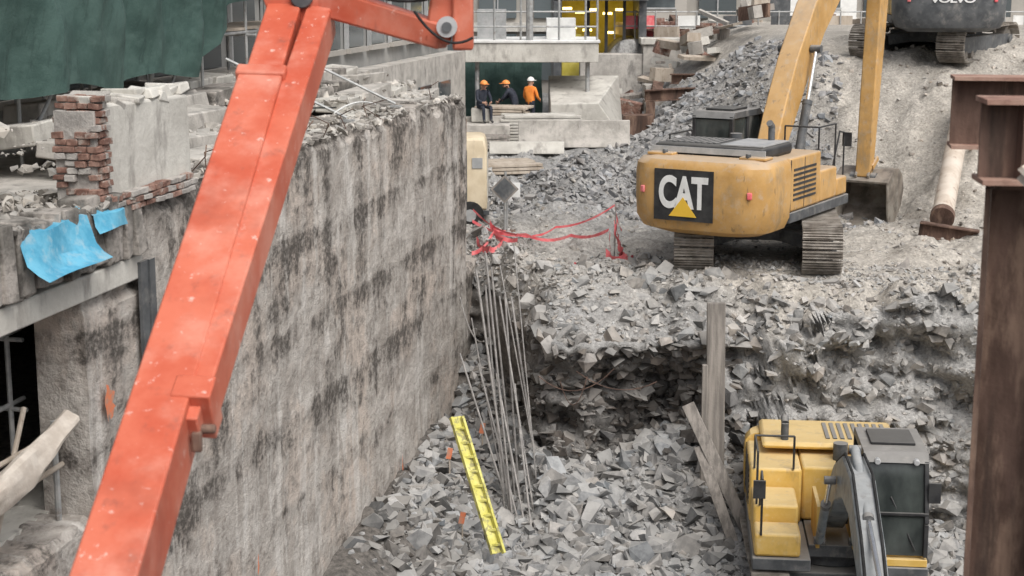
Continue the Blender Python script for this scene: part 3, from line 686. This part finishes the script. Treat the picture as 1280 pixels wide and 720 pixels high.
for k in range(9): c=p0+dv*(k+.6)/9.4; b.beam(c-side,c+side,.05,.04,'ladder')
b.beam(p0+Vector((0,.03,0)),p1+Vector((0,.03,0)),.17,.012,'ladder'); b.done('rails_and_rungs',ld)
fl=empty('orange_marker_stake'); b=MB()
for x,y in((-1.2,29.5),(-.9,27.6),(-.6,31.2)): z=hz(x,y); b.tube((x,y,z),(x,y,z+.6),.015,'wood'); b.box((x,y-.02,z+.5),(.1,.02,.22),'orangepaint',(0,.2,0))
b.done('stakes',fl)
tm=empty('timber_shoring_post'); b=MB()
b.beam((3.85,29.05,-9.9),(3.80,29.15,-6.05),.34,.12,'woodgrey',up=(0,1,0)); b.beam((3.60,28.95,-9.8),(3.60,29.0,-7.2),.1,.1,'woodgrey',up=(0,1,0)); b.done('post',tm,bevel=.01)
tm=empty('leaning_timber_plank'); b=MB()
b.beam((4.45,27.7,-10.35),(3.25,28.6,-7.85),.24,.06,'woodgrey',up=(0,-1,0)); b.beam((4.1,27.5,-10.4),(3.45,28.4,-8.6),.2,.05,'woodgrey',up=(0,-1,0)); b.done('planks',tm,bevel=.01)
rt=empty('exposed_cables'); b=MB(); random.seed(6)
b.hang((.5,28.9,-7.4),(1.9,28.9,-7.25),.35,.008,'rust'); b.hang((1.2,28.9,-7.3),(2.7,28.9,-7.5),.25,.008,'rust'); b.hang((.9,28.9,-7.5),(1.4,28.9,-7.4),.5,.008,'rust')
b.done('strands',rt)

# ------------------------------------------------------------ excavators
def text_mesh(s,w,h,name,parent,mw,m):
    cu=bpy.data.curves.new(name,'FONT'); cu.body=s; cu.extrude=.02; cu.offset=.034; cu.space_character=.92
    o=bpy.data.objects.new(name,cu); COL.objects.link(o); dg=bpy.context.evaluated_depsgraph_get(); dg.update()
    me=bpy.data.meshes.new_from_object(o.evaluated_get(dg)); bpy.data.objects.remove(o)
    co=np.array([v.co[:] for v in me.vertices]); mn=co.min(0);mx=co.max(0); co=(co-(mn+mx)/2)/(mx-mn)*np.array([w,h,.012])
    me.vertices.foreach_set('co',co.astype(np.float32).ravel()); me.materials.clear(); me.materials.append(m)
    ob=bpy.data.objects.new(name,me); COL.objects.link(ob); ob.parent=parent; ob.matrix_local=mw; return ob
def track(b,xc,L,R,w):
    st=L-2*R; per=2*st+2*math.pi*R; n=int(per/.19)
    for i in range(n):
        s=per*i/n
        if s<st: y=-st/2+s; z=2*R; a=0
        elif s<st+math.pi*R: t=(s-st)/R; y=st/2+R*math.sin(t); z=R+R*math.cos(t); a=-t
        elif s<2*st+math.pi*R: y=st/2-(s-st-math.pi*R); z=0; a=math.pi
        else: t=(s-2*st-math.pi*R)/R; y=-st/2-R*math.sin(t); z=R-R*math.cos(t); a=math.pi-t
        sag=-.03*math.sin(math.pi*(y+st/2)/st) if (a==0) else 0
        z+=.05
        R3=Euler((a,0,0)).to_matrix()
        b.box((xc,y,z+sag),(w,.16,.03),'track',(a,0,0))
        for q in(-.06,.0,.06):
            o=R3@Vector((0,q,.028)); b.box((xc,y+o.y,z+sag+o.z),(w*.98,.018,.05),'track',(a,0,0))
        for q in(-.1,.1):
            o=R3@Vector((0,0,-.04)); b.box((xc+q,y+o.y,z+sag+o.z),(.05,.17,.05),'track',(a,0,0))
    b.bb(xc-w*.28,xc+w*.28,-st/2,st/2,R*.55,R*1.5,'dgrey')
    for k in(-1,1):
        b.tube((xc-w*.2,k*st/2,R+.05),(xc+w*.2,k*st/2,R+.05),R*.82,'track',20)
        b.tube((xc-w*.36,k*st/2,R+.05),(xc+w*.36,k*st/2,R+.05),R*.35,'dgrey',14)
    for k in range(8): y=-st/2+st*(k+.5)/8; b.tube((xc-w*.3,y,.2),(xc+w*.3,y,.2),.11,'track',10)
    for k in(-1,1): b.tube((xc-w*.2,k*st*.22,2*R-.09),(xc+w*.2,k*st*.22,2*R-.09),.08,'track',8)
def armpoly(pts):
    up=[];dn=[]
    for i,(y,z,h) in enumerate(pts):
        a=Vector(pts[max(i-1,0)][:2]); c=Vector(pts[min(i+1,len(pts)-1)][:2]); d=(c-a).normalized(); n=Vector((-d.y,d.x))
        up.append((y+n.x*h,z+n.y*h)); dn.append((y-n.x*h,z-n.y*h))
    return up+dn[::-1]
def cyl(b,x,p,q,r,m='dgrey',f=.6):
    p=Vector((x,*p));q=Vector((x,*q)); c=p.lerp(q,f); b.tube(p,c,r,m,14); b.tube(c,q,r*.5,'silver',12); b.tube(c-(q-p).normalized()*.05,c+(q-p).normalized()*.05,r*1.12,'dgrey',14)
    for e in(p,q): b.tube(e-Vector((r*1.2,0,0)),e+Vector((r*1.2,0,0)),r*.9,'dgrey',12)
def excavator(loc,th,uh,paint,boomm,boom,stick,bucket_ang,decal=None,W=1.5,tail=3.3,L=5.0,gauge=1.28,tw=.8,hood='black',cwt=None,glassm='glass',cabm=None,style=0,bscale=1.0,cylm='dgrey',hlow=0,cabx=-.52):
    e=empty('excavator',loc); RT=Matrix.Rotation(-math.radians(th),4,'Z'); RU=Matrix.Rotation(-math.radians(uh),4,'Z'); cwt=cwt or paint; cabm=cabm or paint
    for k,nm in((-1,'track_left'),(1,'track_right')):
        b=MB(); track(b,k*gauge,L,.46,tw); b.done(nm,e,RT)
    b=MB(); b.bb(-gauge+.25,gauge-.25,-1.0,1.0,.5,.85,'dgrey'); b.tube((0,0,.85),(0,0,1.1),.75,'dgrey',28)
    for k in(-1,1): b.beam((0,k*.3,.75),(k*0+gauge-.2,k*1.2,.55),.5,.3,'dgrey'); b.beam((0,k*.3,.75),(-gauge+.2,k*1.2,.55),.5,.3,'dgrey')
    b.done('undercarriage_frame',e,RT,bevel=.03)
    b=MB(); b.bb(-W+.02,-.45,-1.9,1.75,1.06,1.27,'dgrey'); b.bb(.45,W-.02,-1.9,1.55,1.06,1.27,'dgrey'); b.bb(-.44,.44,-1.9,.9,1.08,1.3,'dgrey'); b.done('platform',e,RU,bevel=.02)
    def plan(ins,z,yf=-1.95):
        x0=-(W-ins); R=.75; yr=-(tail-ins*.9); pts=[(-x0,yf),]
        for i in range(8): t=math.pi/2*i/7; pts.append(((W-ins)-R+R*math.cos(t),yr+R*.75-R*.75*math.sin(t)))
        for i in range(8): t=math.pi/2*(1-i/7); pts.append((-((W-ins)-R+R*math.cos(t)),yr+R*.75-R*.75*math.sin(t)))
        pts.append((x0,yf)); return [(x,y,z) for x,y in pts]
    b=MB(); b.loft([plan(.42,.86),plan(.12,.98),plan(.02,1.2),plan(0,1.6),plan(0,2.08),plan(.02,2.26),plan(.1,2.36),plan(.3,2.4)],cwt); b.done('counterweight',e,RU,bevel=.0)
    if style==0:
        b=MB()
        for x in(-1.0,1.0): b.bb(x-.28,x+.28,-tail+.5,-tail+.9,2.39,2.45,cwt)
        for x in(-.9,.9): b.tube((x,-tail+.55,2.42),(x,-tail+.55,2.52),.06,'dgrey')
        b.box((1.15,-tail+.06,1.75),(.1,.05,.14),'tape',(0,0,.35)); b.box((-1.15,-tail+.06,1.75),(.1,.05,.14),'tape',(0,0,-.35)); b.done('lifting_lugs',e,RU,bevel=.02)
    H=2.38-hlow
    b=MB(); b.bb(-W+.03,-.5,-1.93,-.35,1.28,H,paint); b.bb(.5,W-.03,-1.93,-.2,1.28,H,paint); b.bb(-.49,.49,-1.9,-.3,1.31,H+.02,paint)
    b.bb(.62,W-.05,-.18,.85,1.28,1.95,paint); b.bb(.62,W-.05,.87,1.5,1.28,1.68,paint); b.done('side_housings',e,RU,bevel=.05)
    b=MB(); b.bb(-1.25,1.15,-2.55,-1.0,2.37,2.62-hlow,hood); b.done('engine_hood',e,RU,bevel=.08)
    b=MB(); z0=2.62-hlow
    for i in range(9): b.bb(-1.1+i*.13,-1.03+i*.13,-2.3,-1.3,z0+.003,z0+.02,'dgrey')
    b.tube((.75,-1.2,2.5-hlow),(.75,-1.2,2.92-hlow),.07,'dgrey',12); b.tube((.75,-1.2,2.92-hlow),(.75,-1.32,3.0-hlow),.07,'dgrey',12); b.tube((-.2,-.8,H),(-.2,-.8,H+.32),.13,'dgrey',14)
    if style==0: b.bb(-1.28,1.18,-2.58,-2.54,2.44,2.56,'lgrey'); b.bb(.2,1.1,-2.5,-1.1,z0+.003,z0+.025,'lgrey')
    for k in range(7): b.bb(W-.035,W-.018,-1.75,-.5,1.5+.1*k,1.55+.1*k,'black')
    for s in(-1,1):
        for y in(-1.9,-1.15): b.bb(s*(W-.028)-.006,s*(W-.028)+.006,y-.008,y+.008,1.32,H-.04,'black')
    xr=W-.1
    b.path([(xr,-.2,H),(xr,-.2,2.85),(xr,.8,2.85),(xr,.8,1.95)],.02,'black'); b.path([(.65,-.2,H),(.65,-.2,2.85),(xr,-.2,2.85)],.02,'black'); b.path([(xr-.05,1.5,1.65),(xr-.05,1.5,2.6),(xr-.05,1.2,2.65),(xr-.05,.85,1.95)],.02,'black')
    b.box((xr,1.55,2.45),(.2,.05,.3),'black'); b.path([(-W+.2,-1.7,H),(-W+.2,-1.7,2.7),(-W+.2,-.6,2.7),(-W+.2,-.6,H)],.02,'black')
    b.done('hood_details',e,RU)
    x0,x1=-W+.04,cabx
    b=MB()
    b.prism([(-.22,1.75),(-.22,2.9),(-.1,2.98),(1.22,2.98),(1.38,2.9),(1.66,2.0),(1.66,1.45)],x0+.04,x1-.04,glassm)
    b.done('cab_glass',e,RU)
    b=MB(); b.prism([(-.25,1.28),(-.25,1.75),(1.60,1.75),(1.60,1.40),(1.72,1.40),(1.72,1.28)],x0,x1,cabm)
    b.prism([(-.27,2.93),(-.15,3.07),(1.25,3.07),(1.44,2.93)],x0-.01,x1+.01,'dgrey')
    for x in(x0+.035,x1-.035):
        b.beam((x,-.2,1.7),(x,-.2,2.98),.08,.1,'black',up=(0,1,0)); b.beam((x,1.68,1.44),(x,1.68,2.0),.07,.08,'black',up=(0,1,0)); b.beam((x,1.68,2.0),(x,1.38,2.95),.07,.08,'black',up=(0,1,0)); b.beam((x,.62,1.7),(x,.62,2.98),.07,.08,'black',up=(0,1,0))
        b.beam((x,-.2,2.2),(x,.6,2.2),.065,.06,'black')
    b.beam((x0,1.66,2.15),(x1,1.66,2.15),.05,.05,'black'); b.bb(x0+.15,x1-.15,.1,.9,3.075,3.12,'black'); b.box((x0-.08,1.6,2.5),(.2,.05,.34),'black'); b.tube((x0+.2,1.35,2.95),(x0+.2,1.47,2.95),.05,'lgrey',10); b.tube((x1-.2,1.35,2.95),(x1-.2,1.47,2.95),.05,'lgrey',10)
    b.beam((x0+.2,1.70,1.55),(x0+.6,1.55,2.4),.02,.03,'black')
    b.done('cab_frame',e,RU,bevel=.02)
    b=MB(); b.prism(armpoly(boom),-.24*bscale,.24*bscale,boomm); b.done('boom',e,RU,bevel=.03)
    b=MB(); b.prism(armpoly(stick),-.19*bscale,.19*bscale,boomm); b.done('stick',e,RU,bevel=.03)
    bend=boom[len(boom)//2]; tip=boom[-1]; s0=stick[0]; s1=stick[-1]
    b=MB()
    mid=boom[len(boom)//2-1]
    for s in(-1,1): cyl(b,s*.38*bscale,(1.1,1.45),(mid[0]*.6+bend[0]*.4,mid[1]*.6+bend[1]*.4),.10*bscale,cylm,.6)
    top=(bend[0],bend[1]+bend[2]+.12); cyl(b,0,top,(s0[0],s0[1]),.10*bscale,cylm,.5)
    sdir=Vector((s1[0]-s0[0],s1[1]-s0[1])).normalized(); sn=Vector((-sdir.y,sdir.x))
    if sn.x<0: sn=-sn
    a=Vector(stick[1][:2])+sn*.4; c=Vector(s1[:2])-sdir*.5+sn*.35; cyl(b,0,tuple(a),tuple(c),.08,cylm,.6)
    for s in(-1,1): b.beam((s*.2,c.x,c.y),(s*.2,s1[0]-sdir.x*.25,s1[1]-sdir.y*.25),.05,.12,boomm); b.beam((s*.12,c.x,c.y),(s*.12,s1[0]+sn.x*.45,s1[1]+sn.y*.45),.05,.12,boomm)
    for p in(boom[0],boom[-1],s1): b.tube((-.33*bscale,p[0],p[1]),(.33*bscale,p[0],p[1]),.12,'dgrey',14)
    for s in(-.14,.14):
        pts=[(s,boom[i][0],boom[i][1]+boom[i][2]+.05) for i in range(len(boom))]; b.path(pts,.022,'rubber')
        b.path([pts[-1],(s,(tip[0]+s0[0])/2+.1,(tip[1]+s0[1])/2+.35),(s,stick[1][0]+.1,stick[1][1])],.022,'rubber')
    for s in(-1,1): b.bb(s*.3-.03,s*.3+.03,-.1,1.0,1.28,2.0,paint)
    b.done('cylinders_and_linkage',e,RU)
    be=Matrix.Translation((0,s1[0],s1[1]))@Matrix.Rotation(math.radians(bucket_ang),4,'X')
    b=MB(); w=.68
    prof=[(-.25,.05),(.25,.08),(.62,-.1),(.82,-.45),(.75,-.85),(.4,-1.12),(-.15,-1.2),(-.6,-1.12)]
    inn=[(-.25,-.02),(.22,.0),(.55,-.15),(.74,-.46),(.68,-.8),(.38,-1.05),(-.15,-1.13),(-.6,-1.08)]
    b.prism(prof+inn[::-1],-w,w,'bucket')
    for s in(-1,1): b.prism([(-.25,.05),(.25,.08),(.62,-.1),(.82,-.45),(.75,-.85),(.4,-1.12),(-.15,-1.2),(-.6,-1.12),(-.5,-.6)],s*w-.025,s*w+.025,'bucket')
    for k in range(5): x=-w+.12+k*(2*w-.24)/4; b.beam((x,-.55,-1.1),(x,-.85,-1.05),.12,.07,'bucket',w2=.07,h2=.02)
    for s in(-.16,.16): b.prism([(-.15,-.05),(-.15,.15),(.0,.2),(.45,.2),(.55,-.05)],s-.03,s+.03,'bucket')
    b.done('bucket',e,RU@be,bevel=.012)
    if decal:
        cx,cz,w_,h_,txt,tw_,th_=decal
        yb=-tail-.006
        if w_:
            b=MB(); b.box((cx,yb,cz),(w_,.012,h_),'black'); b.done('decal_panel',e,RU)
        RR=RU@Matrix.Translation((cx,yb-.016,cz+(.06 if w_ else 0)))@Matrix.Rotation(math.radians(90),4,'X')
        text_mesh(txt,tw_,th_,'decal_letters',e,RR,M['white'])
        if w_:
            b=MB(); b.add([(cx-.30,yb-.030,cz-.42),(cx+.30,yb-.030,cz-.42),(cx,yb-.030,cz-.03),(cx-.30,yb-.024,cz-.42),(cx+.30,yb-.024,cz-.42),(cx,yb-.024,cz-.03)],[(0,1,2),(3,5,4),(0,3,4,1),(1,4,5,2),(2,5,3,0)],'decalyellow'); b.done('decal_triangle',e,RU)
    return e
excavator((5.28,34.1,-6.03),8,31,'ochre','ochre',
  [(.3,1.75,.2),(1.0,2.8,.34),(1.8,3.9,.42),(2.8,5.0,.46),(4.0,5.85,.42),(5.6,6.3,.34),(7.3,6.15,.2)],
  [(7.7,6.9,.1),(7.55,6.2,.3),(7.4,5.2,.28),(7.15,3.0,.22),(6.95,.95,.14)],28,decal=(-.22,1.68,1.28,1.02,'CAT',1.06,.66),style=0)
excavator((5.5,26.3,-10.72),184,186,'yellow','boomgrey',
  [(.3,1.6,.2),(1.0,2.1,.26),(2.0,2.75,.3),(3.1,3.2,.32),(4.2,3.25,.3),(5.5,2.8,.25),(6.7,2.2,.16)],
  [(7.0,2.8,.1),(6.7,2.2,.24),(6.4,1.8,.22),(5.9,1.2,.18),(5.5,.75,.12)],-60,W=1.42,tail=2.85,L=4.3,gauge=1.15,tw=.62,hood='yellow',glassm='glass2',cabm='yellow',style=1,bscale=.75,cylm='boomgrey',hlow=.12,cabx=-.36)
excavator((12.4,47.3,-2.5),34,8,'yellow','yellow',
  [(.25,1.75,.2),(.75,2.9,.34),(1.35,4.0,.42),(2.2,5.1,.46),(3.4,5.6,.42),(5.2,5.6,.34),(7.0,5.0,.2)],
  [(7.3,5.7,.1),(7.1,5.0,.3),(6.9,4.2,.28),(6.5,2.4,.22),(6.2,1.2,.14)],30,decal=(.0,1.75,0,0,'VOLVO',1.2,.18),style=0,cwt='dgrey')
# ------------------------------------------------------------ red articulated boom
rbm=empty('red_boom_lift'); b=MB()
def L3(a,c,f): return tuple(a[i]+(c[i]-a[i])*f for i in range(3))
A=(-2.14,7.1,-3.63); B=(-1.80,13.0,-.35); UB=(0,-.5,1)
b.beam(A,L3(A,B,.84),.36,.40,'red',up=UB,w2=.33); b.beam(L3(A,B,.80),L3(A,B,1.04),.27,.32,'red',up=UB)
b.beam(L3(A,B,.825),L3(A,B,.843),.37,.44,'red',up=UB)
b.done('main_boom',rbm,bevel=.015); b=MB()
C_=(-1.845,9.05,-2.5); D_=(-1.52,13.0,-.36)
b.beam(C_,D_,.20,.30,'red',up=UB); b.done('jib_boom',rbm,bevel=.015); b=MB()
b.beam(L3(C_,D_,-.02),L3(C_,D_,.02),.235,.34,'red',up=UB); b.beam(L3(C_,D_,-.045),L3(C_,D_,-.02),.12,.2,'red',up=UB); b.tube((C_[0]-.1,C_[1]-.12,C_[2]-.1),(C_[0]+.13,C_[1]-.12,C_[2]-.1),.03,'rust'); b.box((C_[0]+.03,C_[1]-.18,C_[2]-.16),(.06,.04,.12),'rust')
b.box((-1.68,13.0,-.22),(.55,.3,.36),'red',(0,-.3,0)); b.tube((-1.66,12.8,-.2),(-1.66,13.2,-.2),.09,'dgrey',16); b.tube((-1.9,12.8,.0),(-1.9,13.2,.0),.09,'dgrey',16)
b.done('head_joint',rbm,bevel=.02); b=MB()
b.beam((-1.6,13.0,-.2),(-.52,12.6,-.50),.24,.24,'red',w2=.2,h2=.2); b.beam((-1.55,12.95,.10),(-.6,12.6,-.16),.1,.12,'red')
b.bb(-.46,-.30,12.48,12.74,-.60,.2,'red'); b.beam((-.58,12.6,-.55),(-.48,12.6,.15),.2,.12,'red',up=(0,1,0)); b.beam((-.6,12.6,.1),(-.1,12.6,.3),.2,.2,'red')
b.done('upper_arm',rbm,bevel=.02); b=MB()
b.tube((-.5,12.42,-.42),(-.5,12.8,-.42),.08,'lgrey',18); b.tube((-.5,12.40,-.42),(-.5,12.42,-.42),.04,'dgrey',12); b.tube((-.38,12.44,-.1),(-.38,12.80,-.1),.05,'dgrey',14)
b.hang((-1.5,12.85,.05),(-.6,12.5,-.2),.12,.014,'rubber'); b.hang((-.9,12.5,-.1),(-.35,12.45,.1),.2,.014,'rubber'); b.hang((-.75,12.45,-.3),(-.3,12.42,-.5),.12,.012,'rubber'); b.hang((-1.75,12.8,-.1),(-1.55,12.6,.3),.1,.014,'rubber')
b.done('pins_and_hoses',rbm); b=MB()
b.beam(A,(-2.4,11.3,-9.0),.42,.45,'red',up=(0,-1,0)); b.tube((A[0]-.3,A[1],A[2]),(A[0]+.3,A[1],A[2]),.16,'dgrey'); b.box((-2.4,11.3,-9.1),(1.4,2.4,.9),'red'); b.box((-2.4,11.3,-9.8),(1.8,3.4,.4),'dgrey')
for x in(-3.4,-1.4):
    for y in(10.2,12.4): b.tube((x-.2,y,-10.05),(x+.2,y,-10.05),.5,'rubber',24)
b.done('riser_and_chassis',rbm,bevel=.03)
# ------------------------------------------------------------ steel columns
sc=empty('steel_column'); b=MB()
b.hbeam((3.21,10,-12),(3.21,10,-1.33),.44,.34,.035,.03,'rust',up=(.96,-.28,0)); b.done('h_section',sc); b=MB()
b.box((3.22,10,-1.31),(.48,.40,.03),'rust'); b.done('cap_plate',sc)
sb=empty('steel_beam'); b=MB(); b.hbeam((2.88,9.85,-1.02),(9,9.3,-1.02),.52,.36,.03,.025,'rust',mf='rustlight'); b.bb(3.1,3.12,9.70,9.83,-1.25,-.79,'rust'); b.done('i_section',sb)
sb=empty('steel_beam'); b=MB(); b.hbeam((3.83,14,-1.2),(12,12.6,-1.2),.62,.4,.03,.025,'rust',mf='rustlight'); b.hbeam((7.2,13.5,-12),(7.2,13.5,-1.53),.4,.4,.04,.03,'rust',up=(0,1,0)); b.done('i_section',sb)
sb=empty('steel_brace_channel'); b=MB(); b.beam((2.98,9.3,-1.12),(3.45,9.0,-1.62),.13,.03,'pipe'); b.beam((2.98,9.3,-1.16),(3.45,9.0,-1.66),.03,.08,'pipe'); b.done('angle',sb)
pp=empty('steel_strut_pipe'); b=MB()
p0=(9.95,36.6,hz(9.95,36.6)+.4); p1=(12.0,42.6,hz(12.0,42.6)+.65)
b.tube(p0,p1,.25,'pipe',24); b.tube(L3(p0,p1,-.02),L3(p0,p1,.01),.28,'rust',20); b.done('pipe',pp); b=MB()
b.hbeam((9.35,36.3,p0[2]-.25),(10.6,35.9,p0[2]-.4),.34,.3,.03,.03,'rust'); b.done('base_beam',pp)
# ------------------------------------------------------------ workers
def person(name,loc,yaw,J,top,pants,hat,headdir=0):
    names=list(J); me=bpy.data.meshes.new(name)
    E=[('pel','wst'),('wst','chest'),('chest','neck'),('neck','head'),('head','crown'),
       ('chest','shl'),('shl','ell'),('ell','wrl'),('wrl','hal'),('chest','shr'),('shr','elr'),('elr','wrr'),('wrr','har'),
       ('pel','hil'),('hil','knl'),('knl','anl'),('anl','tol'),('pel','hir'),('hir','knr'),('knr','anr'),('anr','tor')]
    RAD=dict(pel=.15,wst=.145,chest=.16,neck=.058,head=.09,crown=.085,shl=.075,shr=.075,ell=.05,elr=.05,wrl=.034,wrr=.034,hal=.035,har=.035,hil=.095,hir=.095,knl=.065,knr=.065,anl=.05,anr=.05,tol=.04,tor=.04)
    V=[J[n] for n in names]; I={n:i for i,n in enumerate(names)}
    ED=[(I[a],I[c]) for a,c in E]; R=[RAD[n] for n in names]
    for s in('l','r'):
        w=Vector(J['wr'+s]); h=Vector(J['ha'+s]); d=(h-w).normalized(); q=d.cross(Vector((1,.2,0.1))).normalized()
        for k in range(5):
            o=(k-2)*.02; ln=[.06,.085,.095,.085,.07][k]; base=h+q*o; dd=(d+q*(.25*(k-2) if k else -1)).normalized()
            i0=len(V); V.append(tuple(base+dd*ln*.5)); V.append(tuple(base+dd*ln-Vector((0,0,.01)))); R+=[.011,.009]; ED+=[(I['ha'+s],i0),(i0,i0+1)]
    me.from_pydata(V,ED,[]); o=bpy.data.objects.new(name+'_tmp',me); COL.objects.link(o)
    sk=o.modifiers.new('s','SKIN'); sk.use_smooth_shade=True; ss=o.modifiers.new('u','SUBSURF'); ss.levels=1
    for i,r in enumerate(R): me.skin_vertices[0].data[i].radius=(r,r)
    me.skin_vertices[0].data[I['pel']].use_root=True
    dg=bpy.context.evaluated_depsgraph_get(); dg.update(); m2=bpy.data.meshes.new_from_object(o.evaluated_get(dg)); bpy.data.objects.remove(o)
    ml=[M[top],M[pants],M['skin'],M['black']]; m2.materials.clear()
    for m in ml: m2.materials.append(m)
    cen=[]
    for a,c in E:
        k=0
        if a in('neck','head') : k=2
        elif c in('hal','har'): k=2
        elif a[:2] in('hi','kn') : k=1
        elif a=='pel' and c[:2]=='hi': k=1
        elif a[:2]=='an': k=3
        cen.append((Vector(J[a]),Vector(J[c]),k))
    for p in m2.polygons:
        best=9;kk=0
        for a,c,k in cen:
            t=max(0,min(1,(p.center-a).dot(c-a)/max((c-a).length_squared,1e-9))); dist=(p.center-(a+(c-a)*t)).length
            if dist<best: best=dist;kk=k
        p.material_index=kk
    e=empty(name,loc,yaw); ob=bpy.data.objects.new('body',m2); COL.objects.link(ob); ob.parent=e
    hd=Vector(J['head'])*.45+Vector(J['crown'])*.55; b=MB()
    rings=[]
    for k in range(6): 
        t=k/5*math.pi/2; rings.append([(hd.x+.125*math.cos(t)*math.cos(a_*.3927)+0,hd.y+.145*math.cos(t)*math.sin(a_*.3927),hd.z+.03+.13*math.sin(t)) for a_ in range(16)] if k<5 else [(hd.x+.01*math.cos(a_*.3927),hd.y+.01*math.sin(a_*.3927),hd.z+.162) for a_ in range(16)])
    b.loft(rings,hat); b.box((hd.x,hd.y+.14,hd.z+.035),(.2,.13,.015),hat); b.done('hard_hat',e)
    b=MB(); b.box((hd.x,hd.y+.105,hd.z-.05),(.03,.04,.04),'skin')
    for s in(-1,1): b.box((hd.x+s*.035,hd.y+.092,hd.z-.02),(.02,.012,.012),'black'); b.box((hd.x+s*.1,hd.y,hd.z-.04),(.02,.04,.06),'skin')
    b.box((hd.x,hd.y+.088,hd.z-.1),(.05,.012,.01),'tape'); b.done('face',e)
    return e
stand=dict(pel=(0,0,.95),wst=(0,0,1.1),chest=(0,.01,1.33),neck=(0,.01,1.5),head=(0,.03,1.6),crown=(0,.03,1.70),shl=(-.19,0,1.42),shr=(.19,0,1.42),ell=(-.26,.02,1.13),elr=(.27,.05,1.13),wrl=(-.22,.2,.95),wrr=(.2,.27,1.02),hal=(-.2,.27,.92),har=(.17,.34,1.02),hil=(-.1,0,.9),hir=(.1,0,.9),knl=(-.12,.04,.5),knr=(.12,.0,.5),anl=(-.13,0,.09),anr=(.14,-.04,.09),tol=(-.14,.15,.05),tor=(.16,.12,.05))
bend_=dict(stand); bend_.update(chest=(0,.18,1.27),neck=(0,.27,1.41),head=(0,.33,1.49),crown=(0,.37,1.58),shl=(-.19,.2,1.34),shr=(.19,.2,1.34),ell=(-.26,.36,1.1),elr=(.26,.36,1.12),wrl=(-.18,.52,.95),wrr=(.16,.54,1.0),hal=(-.15,.6,.93),har=(.13,.6,.98),wst=(0,.06,1.1))
sit=dict(stand); sit.update(pel=(0,0,.55),wst=(0,.03,.7),chest=(0,.1,.92),neck=(0,.15,1.08),head=(0,.2,1.17),crown=(0,.22,1.27),shl=(-.19,.1,1.01),shr=(.19,.1,1.01),ell=(-.25,.22,.76),elr=(.25,.24,.76),wrl=(-.16,.42,.68),wrr=(.16,.44,.68),hal=(-.1,.48,.66),har=(.1,.5,.67),hil=(-.1,.05,.53),hir=(.1,.05,.53),knl=(-.14,.45,.53),knr=(.14,.47,.53),anl=(-.14,.45,.1),anr=(.14,.52,.1),tol=(-.15,.6,.05),tor=(.15,.66,.05))
cb=empty('concrete_block_seat',(-1.02,52.0,-5.5)); b=MB(); b.box((0,0,.35),(1.9,1.7,.68),'conc'); b.box((.0,-.02,.93),(.6,.45,.44),'conclight'); b.done('blocks',cb,bevel=.03)
person('construction_worker',(-1.0,52.0,-4.82),3.6,sit,'navy','navy','hat')
person('construction_worker',(.12,54.6,-5.5+.18),1.2,bend_,'navy','navy','hat')
person('construction_worker',(.62,54.5,-5.5+.18),-.6,stand,'vest','navy','hatw')
cb=empty('timber_deck',(.4,54.6,-5.5)); b=MB()
for i in range(8): b.box((-1.1+i*.3,0,.08),(.28,2.2,.16),'wood')
b.done('boards',cb)
# ------------------------------------------------------------ camera, light
cam=bpy.data.cameras.new('camera'); cam.sensor_width=36; cam.lens=56.25; cam.clip_end=2000; cam.clip_start=.1
cam.dof.use_dof=True; cam.dof.focus_distance=27; cam.dof.aperture_fstop=2.8
co=bpy.data.objects.new('camera',cam); COL.objects.link(co); co.location=(0,0,0); co.rotation_euler=(math.radians(90-11.2),0,0); scene.camera=co
w=bpy.data.worlds.new('World'); scene.world=w; w.use_nodes=True; N=w.node_tree.nodes; L=w.node_tree.links; bg=N['Background']
sky=N.new('ShaderNodeTexSky'); sky.sky_type='NISHITA'; sky.sun_disc=False; sky.sun_elevation=math.radians(52); sky.sun_rotation=math.radians(150); sky.dust_density=4; sky.air_density=1; sky.ozone_density=.5
hs=N.new('ShaderNodeHueSaturation'); hs.inputs['Saturation'].default_value=.35; L.new(sky.outputs[0],hs.inputs['Color']); L.new(hs.outputs[0],bg.inputs[0]); bg.inputs[1].default_value=.15
sun=bpy.data.lights.new('sun','SUN'); sun.energy=2.3; sun.angle=math.radians(45); sun.color=(1,.97,.93)
so=bpy.data.objects.new('sun',sun); COL.objects.link(so)
el=math.radians(52); az=math.radians(150); d=Vector((math.sin(az)*math.cos(el),math.cos(az)*math.cos(el),math.sin(el)))
so.rotation_euler=d.to_track_quat('Z','Y').to_euler()
scene.view_settings.view_transform='Standard'; scene.view_settings.look='None'; scene.view_settings.exposure=0
